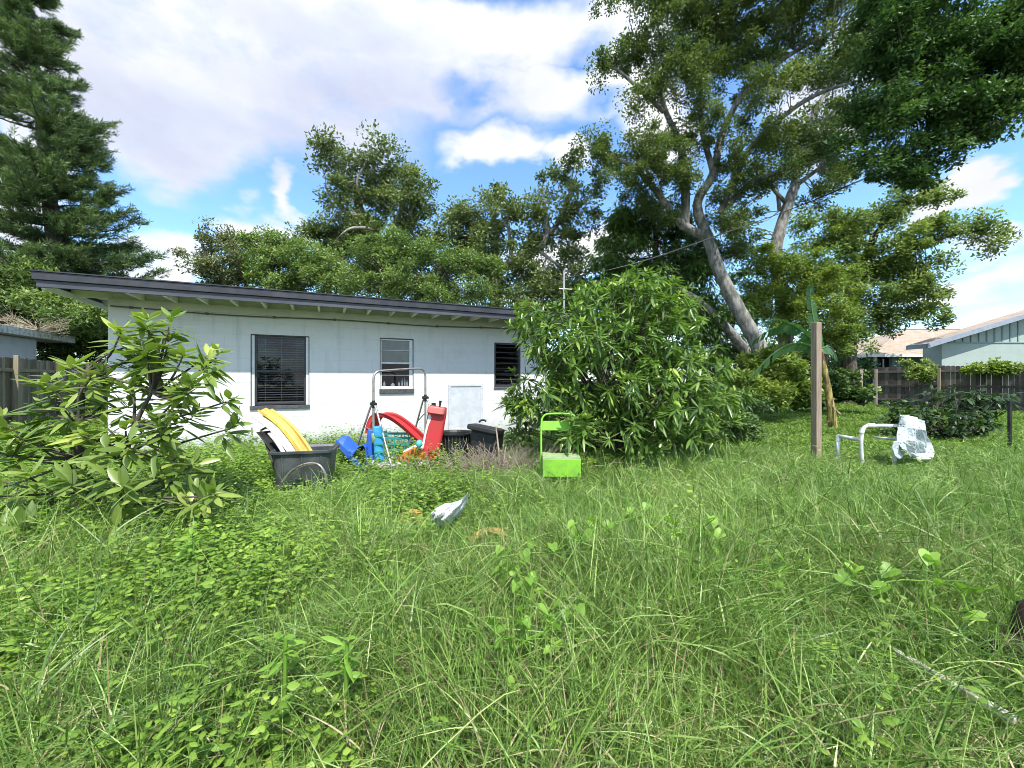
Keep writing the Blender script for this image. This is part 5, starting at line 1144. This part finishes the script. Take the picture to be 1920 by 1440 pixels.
# black tote and tub under the access panel
c = at(905, 850, 5.8); t = thing('black_bin', 'tilted black lidded bin on the right of the pile under the low wall panel', 'bin', (c[0], c[1], 0))
rbox('body', (c[0] + .02, c[1] + .1, .0), .44, .40, .52, .06, R(-5), R(4), R(-12), M['black_p'], t, taper=.12)
rbox('lid', (c[0] + .04, c[1] + .07, .50), .48, .46, .075, .07, R(-5), R(10), R(-12), M['black_p'], t)
b = MB(); q = at(901, 788, 5.85); b.tube([q - [.02, 0, .03], q, q + [.06, 0, .005], q + [.08, 0, -.02]], .014, 8); b.build('handle', M['black_p'], t)
c = at(850, 850, 6.15); t = thing('black_tub', 'low round black ribbed tub between the red toy panel and the black bin', 'tub', (c[0], c[1], 0))
b = MB(); G = []
for (r, z) in ((.20, .02), (.25, .42), (.275, .43), (.28, .455), (.26, .46), (.245, .43), (.19, .06)): G.append([(c[0] + .02 + r * math.cos(a), c[1] + r * math.sin(a), z) for a in np.linspace(0, 2 * math.pi, 28, endpoint=False)])
b.grid(G, .5, closed=True); b.F.append(tuple(range(6 * 28, 7 * 28))); b.build('tub', M['black_p'], t)
b = MB()
for a in np.linspace(0, 2 * math.pi, 28, endpoint=False): b.tube([(c[0] + .02 + .205 * math.cos(a), c[1] + .205 * math.sin(a), .04), (c[0] + .02 + .252 * math.cos(a), c[1] + .252 * math.sin(a), .42)], .008, 5, smooth=0)
b.build('ribs', M['grey_plastic'], t)
M['stick'] = plain('bare_stick', (.34, .29, .22), .9, col2=(.20, .16, .12), nscale=12)
for i, (a, e_, lab) in enumerate((((930, 800, 5.5), (938, 885, 5.2), 'upright bare stick leaning beside the right edge of the black bin'), ((948, 838, 5.3), (939, 885, 5.1), 'short bare stick crossing the taller one right of the black bin'))):
    b = MB(); A_, B_ = at(*a), at(*e_); B_[2] = 0; b.tube([A_, (A_ + B_) / 2 + [.01, 0, 0], B_], [.010, .012, .014], 6, jit=.05); tag(b.build('stick', M['stick']), lab, 'stick', 'bare sticks')
def brush(label, c, n, rx, ry, h):
    b = MB(); c = np.array(c)
    for k in range(n):
        p = c + np.array([RNG.uniform(-rx, rx), RNG.uniform(-ry, ry), 0]); d_ = np.array([RNG.normal() * .3, RNG.normal() * .2, RNG.uniform(.3, 1) * h])
        b.tube([p, p + d_ * .5 + RNG.normal(size=3) * .03, p + d_ + RNG.normal(size=3) * .05], [.006, .004, .002], 4, smooth=1, cap=False)
    return b.build('dead_twigs', M['stick'])
tag(brush('', (-.05, 5.25, 0), 300, .42, .3, .42), 'tangle of dead grey twigs between the black bin and the lime chair', 'twigs', kind='stuff')
tag(brush('', (-.75, 5.25, 0), 160, .45, .2, .38), 'dead grey twigs and stalks in front of the black tub', 'twigs', kind='stuff')

# lime folding chair
def lime_chair():
    D = 4.4; cx = .525; t = thing('folding_chair', 'lime green metal folding chair facing the camera against the mango bush', 'chair', (cx, D, 0), R(-3))
    w_ = .205
    b = MB(); b.tube([(-w_, .02, 0), (-w_, .12, .42), (-w_, .20, .78), (-w_ + .03, .21, .845), (-w_ + .09, .213, .865), (w_ - .09, .213, .865), (w_ - .03, .21, .845), (w_, .20, .78), (w_, .12, .42), (w_, .02, 0)], .0115, 9); b.build('back_frame', M['lime'], t, smooth=True, local=True)
    for s_ in (-1, 1):
        b = MB(); b.tube([(s_ * (w_ - .028), -.19, .42), (s_ * (w_ - .028), .02, .22), (s_ * (w_ - .028), .30, 0)], .010, 8, smooth=1); b.build('rear_leg', M['lime'], t, smooth=True, local=True)
    G = [[(x, .192 + .022 * math.cos(x / w_ * 1.3) + (z - .70) * .18, z) for x in np.linspace(-w_ + .006, w_ - .006, 9)] for z in (.675, .68, .73, .775, .78)]
    b = MB(); b.shell(G, .010); b.build('backrest', M['lime'], t, local=True)
    G = [[(x, y, .425 + .012 * ((x / w_) ** 2)) for x in np.linspace(-w_ + .01, w_ - .01, 9)] for y in np.linspace(-.20, .12, 6)]
    b = MB(); b.shell(G, .014); b.build('seat', M['lime_pale'], t, local=True)
    b = MB(); b.box(-w_ + .008, w_ - .008, -.222, -.208, .245, .432); b.build('front_apron', M['lime'], t, local=True, bevel=.005)
    b = MB(); b.tube([(-w_ + .02, .03, .10), (w_ - .02, .03, .10)], .008, 6, smooth=0); b.build('crossbar', M['lime'], t, local=True)
lime_chair()

# wooden post
b = MB(); b.box(-.047, .047, -.047, .047, -.2, 2.075)
pc = (4.39, 5.85)
M['post'] = wood_mat('weathered_post_wood', [(.2, (.11, .08, .055)), (.42, (.28, .21, .15)), (.65, (.44, .36, .28)), (.85, (.54, .46, .38))], stretch=(22, 22, 1.4), bump=.9)
o = b.build('wooden_post', M['post'], bevel=.008, local=True); o.location = (pc[0], pc[1], 0); o.rotation_euler = (R(.4), R(-.5), R(14)); tag(o, 'square weathered wooden post standing alone on the right of the yard', 'post')
b = MB()
for (x, z) in ((-.02, .28), (.01, .62), (.03, 1.66), (.0, .98)):
    pass
# black pole in the bush
b = MB(); b.tube([(8.35, 6.8, 0), (8.35, 6.8, .9)], .026, 8, smooth=0); tag(b.build('metal_pole', M['black_p']), 'short thin black pole under the broad-leaved bush at the right edge', 'pole')

# white pvc frame and scalloped board
def pvc():
    D = 5.6; t = thing('pipe_frame', 'toppled white PVC pipe frame in the grass right of the wooden post', 'frame', (4.9, D, 0))
    def p(x, y, z, d=0): q = at(x, y, D + d); return q
    r = .024
    segs = [[p(1572, 868, 0, .3), p(1571, 817, 0, .3)], [p(1571, 817, 0, .3), p(1612, 824, 0, .05)], [p(1617, 870, 0), p(1614, 835, 0), p(1616, 808, 0), p(1622, 799, 0), p(1634, 798, 0)], [p(1634, 798, 0), p(1690, 798, 0, .1)], [p(1690, 798, 0, .1), p(1682, 826, 0, .1), p(1676, 870, 0, .1)], [p(1640, 820, 0, .4), p(1682, 824, 0, .15)]]
    for i, s_ in enumerate(segs): b = MB(); b.tube(s_, r if i != 5 else .016, 10, smooth=2); b.build('pipe', M['pvc'], t, smooth=True)
    for (a, e_) in (((1571, 826, .3), (1571, 816, .3)), ((1615, 812, 0), (1618, 803, 0)), ((1626, 798, 0), (1640, 798, 0)), ((1684, 799, .1), (1696, 797, .1)), ((1610, 824, .03), (1618, 825, .0)), ((1571, 864, .3), (1571, 858, .3))):
        b = MB(); b.tube([at(a[0], a[1], D + a[2]), at(e_[0], e_[1], D + e_[2])], .031, 10, smooth=0); b.build('joint', M['pvc'], t)
    m, n, o = new_mat('mildewed_canvas'); tcx = n.n('ShaderNodeTexCoord')
    vo = n.n('ShaderNodeTexVoronoi', inp={0: tcx.outputs['Object'], 'Scale': 24.0}); ns = n.n('ShaderNodeTexNoise', inp={0: tcx.outputs['Object'], 'Scale': 9.0, 'Detail': 6.0})
    k = n.m('ADD', n.n('ShaderNodeMapRange', inp={0: vo.outputs['Distance'], 1: .22, 2: .16}).outputs[0], n.n('ShaderNodeMapRange', inp={0: ns.outputs[0], 1: .55, 2: .75, 4: .7}).outputs[0], clamp=True)
    pr = n.n('ShaderNodeBsdfPrincipled', inp={'Base Color': n.mix(k, (.50, .55, .56), (.13, .17, .15)), 'Roughness': .8}); n.link(pr.outputs[0], o.inputs[0])
    # sagging canvas sling: a few rows of world points
    rows = [[(1690, 780), (1700, 778), (1712, 781), (1725, 786), (1733, 790)], [(1688, 800), (1698, 800), (1712, 802), (1728, 805), (1738, 808)], [(1684, 826), (1700, 828), (1714, 830), (1732, 830), (1745, 832)], [(1690, 842), (1706, 848), (1718, 850), (1734, 850), (1748, 852)], [(1704, 856), (1714, 862), (1722, 864), (1732, 862), (1742, 860)]]
    G = np.array([[at(x, y, D - .05 + .09 * math.sin(i * 1.7 + j * 1.1) + .05 * j) for j, (x, y) in enumerate(r_)] for i, r_ in enumerate(rows)])
    def up(G):
        from numpy import interp
        r_, c_ = G.shape[:2]; u = np.linspace(0, r_ - 1, r_ * 4); v_ = np.linspace(0, c_ - 1, c_ * 4)
        A_ = np.stack([np.stack([interp(u, range(r_), G[:, j, k_]) for j in range(c_)], 1) for k_ in range(3)], -1)
        return np.stack([np.stack([interp(v_, range(c_), A_[i, :, k_]) for i in range(len(u))], 0) for k_ in range(3)], -1)
    G = up(G); G[..., 1] += .035 * np.sin(np.arange(G.shape[1])[None] * 1.05 + np.arange(G.shape[0])[:, None] * .25) + RNG.normal(size=G.shape[:2]) * .003; G[..., 2] += RNG.normal(size=G.shape[:2]) * .003; b = MB(); b.shell(G, .010)
    o = b.build('canvas_sling', m, smooth=False); tag(o, 'stained white canvas sling hanging on the right end of the white pipe frame', 'canvas')
    rows = [[(1676, 828), (1684, 826), (1692, 829)], [(1672, 840), (1684, 842), (1697, 842)], [(1678, 856), (1686, 862), (1692, 858)]]
    G = up(np.array([[at(x, y, D - .12 + .03 * j) for j, (x, y) in enumerate(r_)] for r_ in rows])); b = MB(); b.shell(G, .012); tag(b.build('canvas_scrap', m, smooth=True), 'small stained white canvas flap between the pipe frame leg and the big sling', 'canvas')
pvc()

# white torn bag in the grass
M['bag'] = plain('crumpled_white_plastic', (.80, .81, .84), .55, col2=(.62, .64, .67), nscale=9, bump=1.0, bscale=16)
def bag():
    G = []; c = gp(838, 955, .22)
    top = [(806, 962), (822, 950), (842, 941), (858, 940), (870, 932), (878, 921)]; bot = [(812, 985), (826, 988), (842, 984), (854, 972), (870, 956), (877, 938)]
    rows = []
    rb = np.random.default_rng(21)
    for k in range(11):
        u = k / 10; row = []
        for jj in range(13):
            j = jj * 5 / 12; x = np.interp(j, range(6), [q[0] for q in top]) * (1 - u) + np.interp(j, range(6), [q[0] for q in bot]) * u + rb.normal() * 1.0; y = np.interp(j, range(6), [q[1] for q in top]) * (1 - u) + np.interp(j, range(6), [q[1] for q in bot]) * u + rb.normal() * 1.1; z = .35 - .16 * u + .006 * rb.normal() + .022 * math.sin(k * 1.3 + j * 3.1) + .06 * math.sin(math.pi * u) * math.sin(math.pi * j / 5)
            row.append(gp(x, y, z))
        rows.append(row)
    G = np.array(rows); b = MB(); b.shell(G, .006); o = b.build('plastic_bag', M['bag'], smooth=False); s_ = o.modifiers.new('s', 'SUBSURF'); s_.levels = 1; s_.render_levels = 1
    tag(o, 'crumpled white plastic bag lying in the grass in the middle of the yard', 'bag')
bag()
M['y_patch'] = plain('weathered_yellow_plastic', (.40, .26, .07), .8, col2=(.24, .14, .045), nscale=7)
def dome(px, py, rx, ry, z0, h, lab, mat, name):
    c = gp(px, py, z0); b = MB(); G = []
    for i in range(7):
        u = i / 6; r = math.sin(u * math.pi / 2); G.append([(c[0] + rx * r * math.cos(a), c[1] + ry * r * math.sin(a), z0 + h * math.cos(u * math.pi / 2) * (1 + .2 * math.sin(3 * a))) for a in np.linspace(0, 2 * math.pi, 20, endpoint=False)])
    G.append([(c[0] + rx * math.cos(a), c[1] + ry * math.sin(a), 0) for a in np.linspace(0, 2 * math.pi, 20, endpoint=False)])
    b.grid(G, .5, closed=True); tag(b.build(name, mat, smooth=True), lab, 'toy')
dome(770, 968, .10, .09, .13, .05, 'faded yellow plastic toy half buried in the grass left of the white bag', M['y_patch'], 'plastic_toy')
b = MB(); b.tube([gp(872, 1050, .08), gp(878, 1025, .14), gp(895, 1003, .20), gp(918, 994, .225), (gp(945, 1000, .21)), gp(958, 1032, .10)], .026, 8)
tag(b.build('plastic_arch', M['y_patch'], smooth=True), 'orange plastic arch poking out of the grass in front of the white bag', 'toy')
M['brick'] = plain('terracotta', (.42, .20, .11), .9, col2=(.55, .32, .20), nscale=8)
c = gp(1372, 900, .12); b = MB(); G = []
for (r, z) in ((.02, .10), (.14, .11), (.155, .13), (.165, .125), (.16, .0)): G.append([(c[0] + r * math.cos(a), c[1] + r * math.sin(a), z) for a in np.linspace(0, 2 * math.pi, 24, endpoint=False)])
b.grid(G, .5, closed=True); tag(b.build('plant_saucer', M['brick']), 'round terracotta plant saucer lying in the grass below the right side of the mango bush', 'saucer')
# peeling white plank and brown log at lower right
M['plank'] = plain('peeling_white_plank', (.50, .47, .38), .9, col2=(.14, .12, .08), nscale=16, edge=(.46, .56))
A_, B_ = gp(1662, 1208, .21), gp(1905, 1345, .17)
dv = unit(B_ - A_); sd_ = np.cross(dv, [0, 0, 1]); b = MB()
V = [A_ - sd_ * .011, A_ + sd_ * .011, B_ + sd_ * .014, B_ - sd_ * .014]; b.add(np.concatenate([V, np.array(V) - [0, 0, .02]]), [(0, 3, 2, 1), (4, 5, 6, 7), (0, 1, 5, 4), (1, 2, 6, 5), (2, 3, 7, 6), (3, 0, 4, 7)])
tag(b.build('wooden_lath', M['plank'], bevel=.002), 'peeling white wooden strip lying in the grass at the lower right', 'board')
M['log'] = plain('dark_rotten_wood', (.010, .006, .004), .9, col2=(.045, .026, .017), nscale=6, bump=1.0, bscale=14, stretch=(1, 1, .5))
t = thing('rotten_log', 'dark brown rotten log with upright stump end at the right edge of the foreground', 'log', (2.0, 1.6, 0))
b = MB(); b.tube([gp(1842, 1172, .26) + [0, 0, -.08], gp(1880, 1185, .26) + [0, 0, -.08], gp(1960, 1190, .26) + [0, 0, -.08], gp(2080, 1190, .26) + [0, 0, -.08]], [.05, .07, .08, .08], 12, jit=.06); b.build('trunk_piece', M['log'], t, smooth=True)
q = gp(1925, 1185, .26); b = MB(); b.tube([q + [0, 0, -.2], q, q + [0.01, 0, .09], q + [.02, 0, .115]], [.05, .045, .04, .022], 10, jit=.07); b.build('stump_end', M['log'], t, smooth=True)

# overhead cable
b = MB(); pts = [at(1057, 522, 11.0), at(1190, 497, 12.0), at(1360, 437, 11.3), at(1500, 387, 10.7), at(1640, 326, 10.0), at(1780, 270, 9.3), at(1920, 209, 8.6), at(2300, 40, 7)]
b.tube(pts, .011, 6, smooth=2); b.tube([p + [0, .05, .03 * math.sin(i)] for i, p in enumerate(pts)], .007, 5, smooth=2)
tag(b.build('overhead_cable', M['cable']), 'black overhead cable rising from the house mast to the upper right', 'cable')
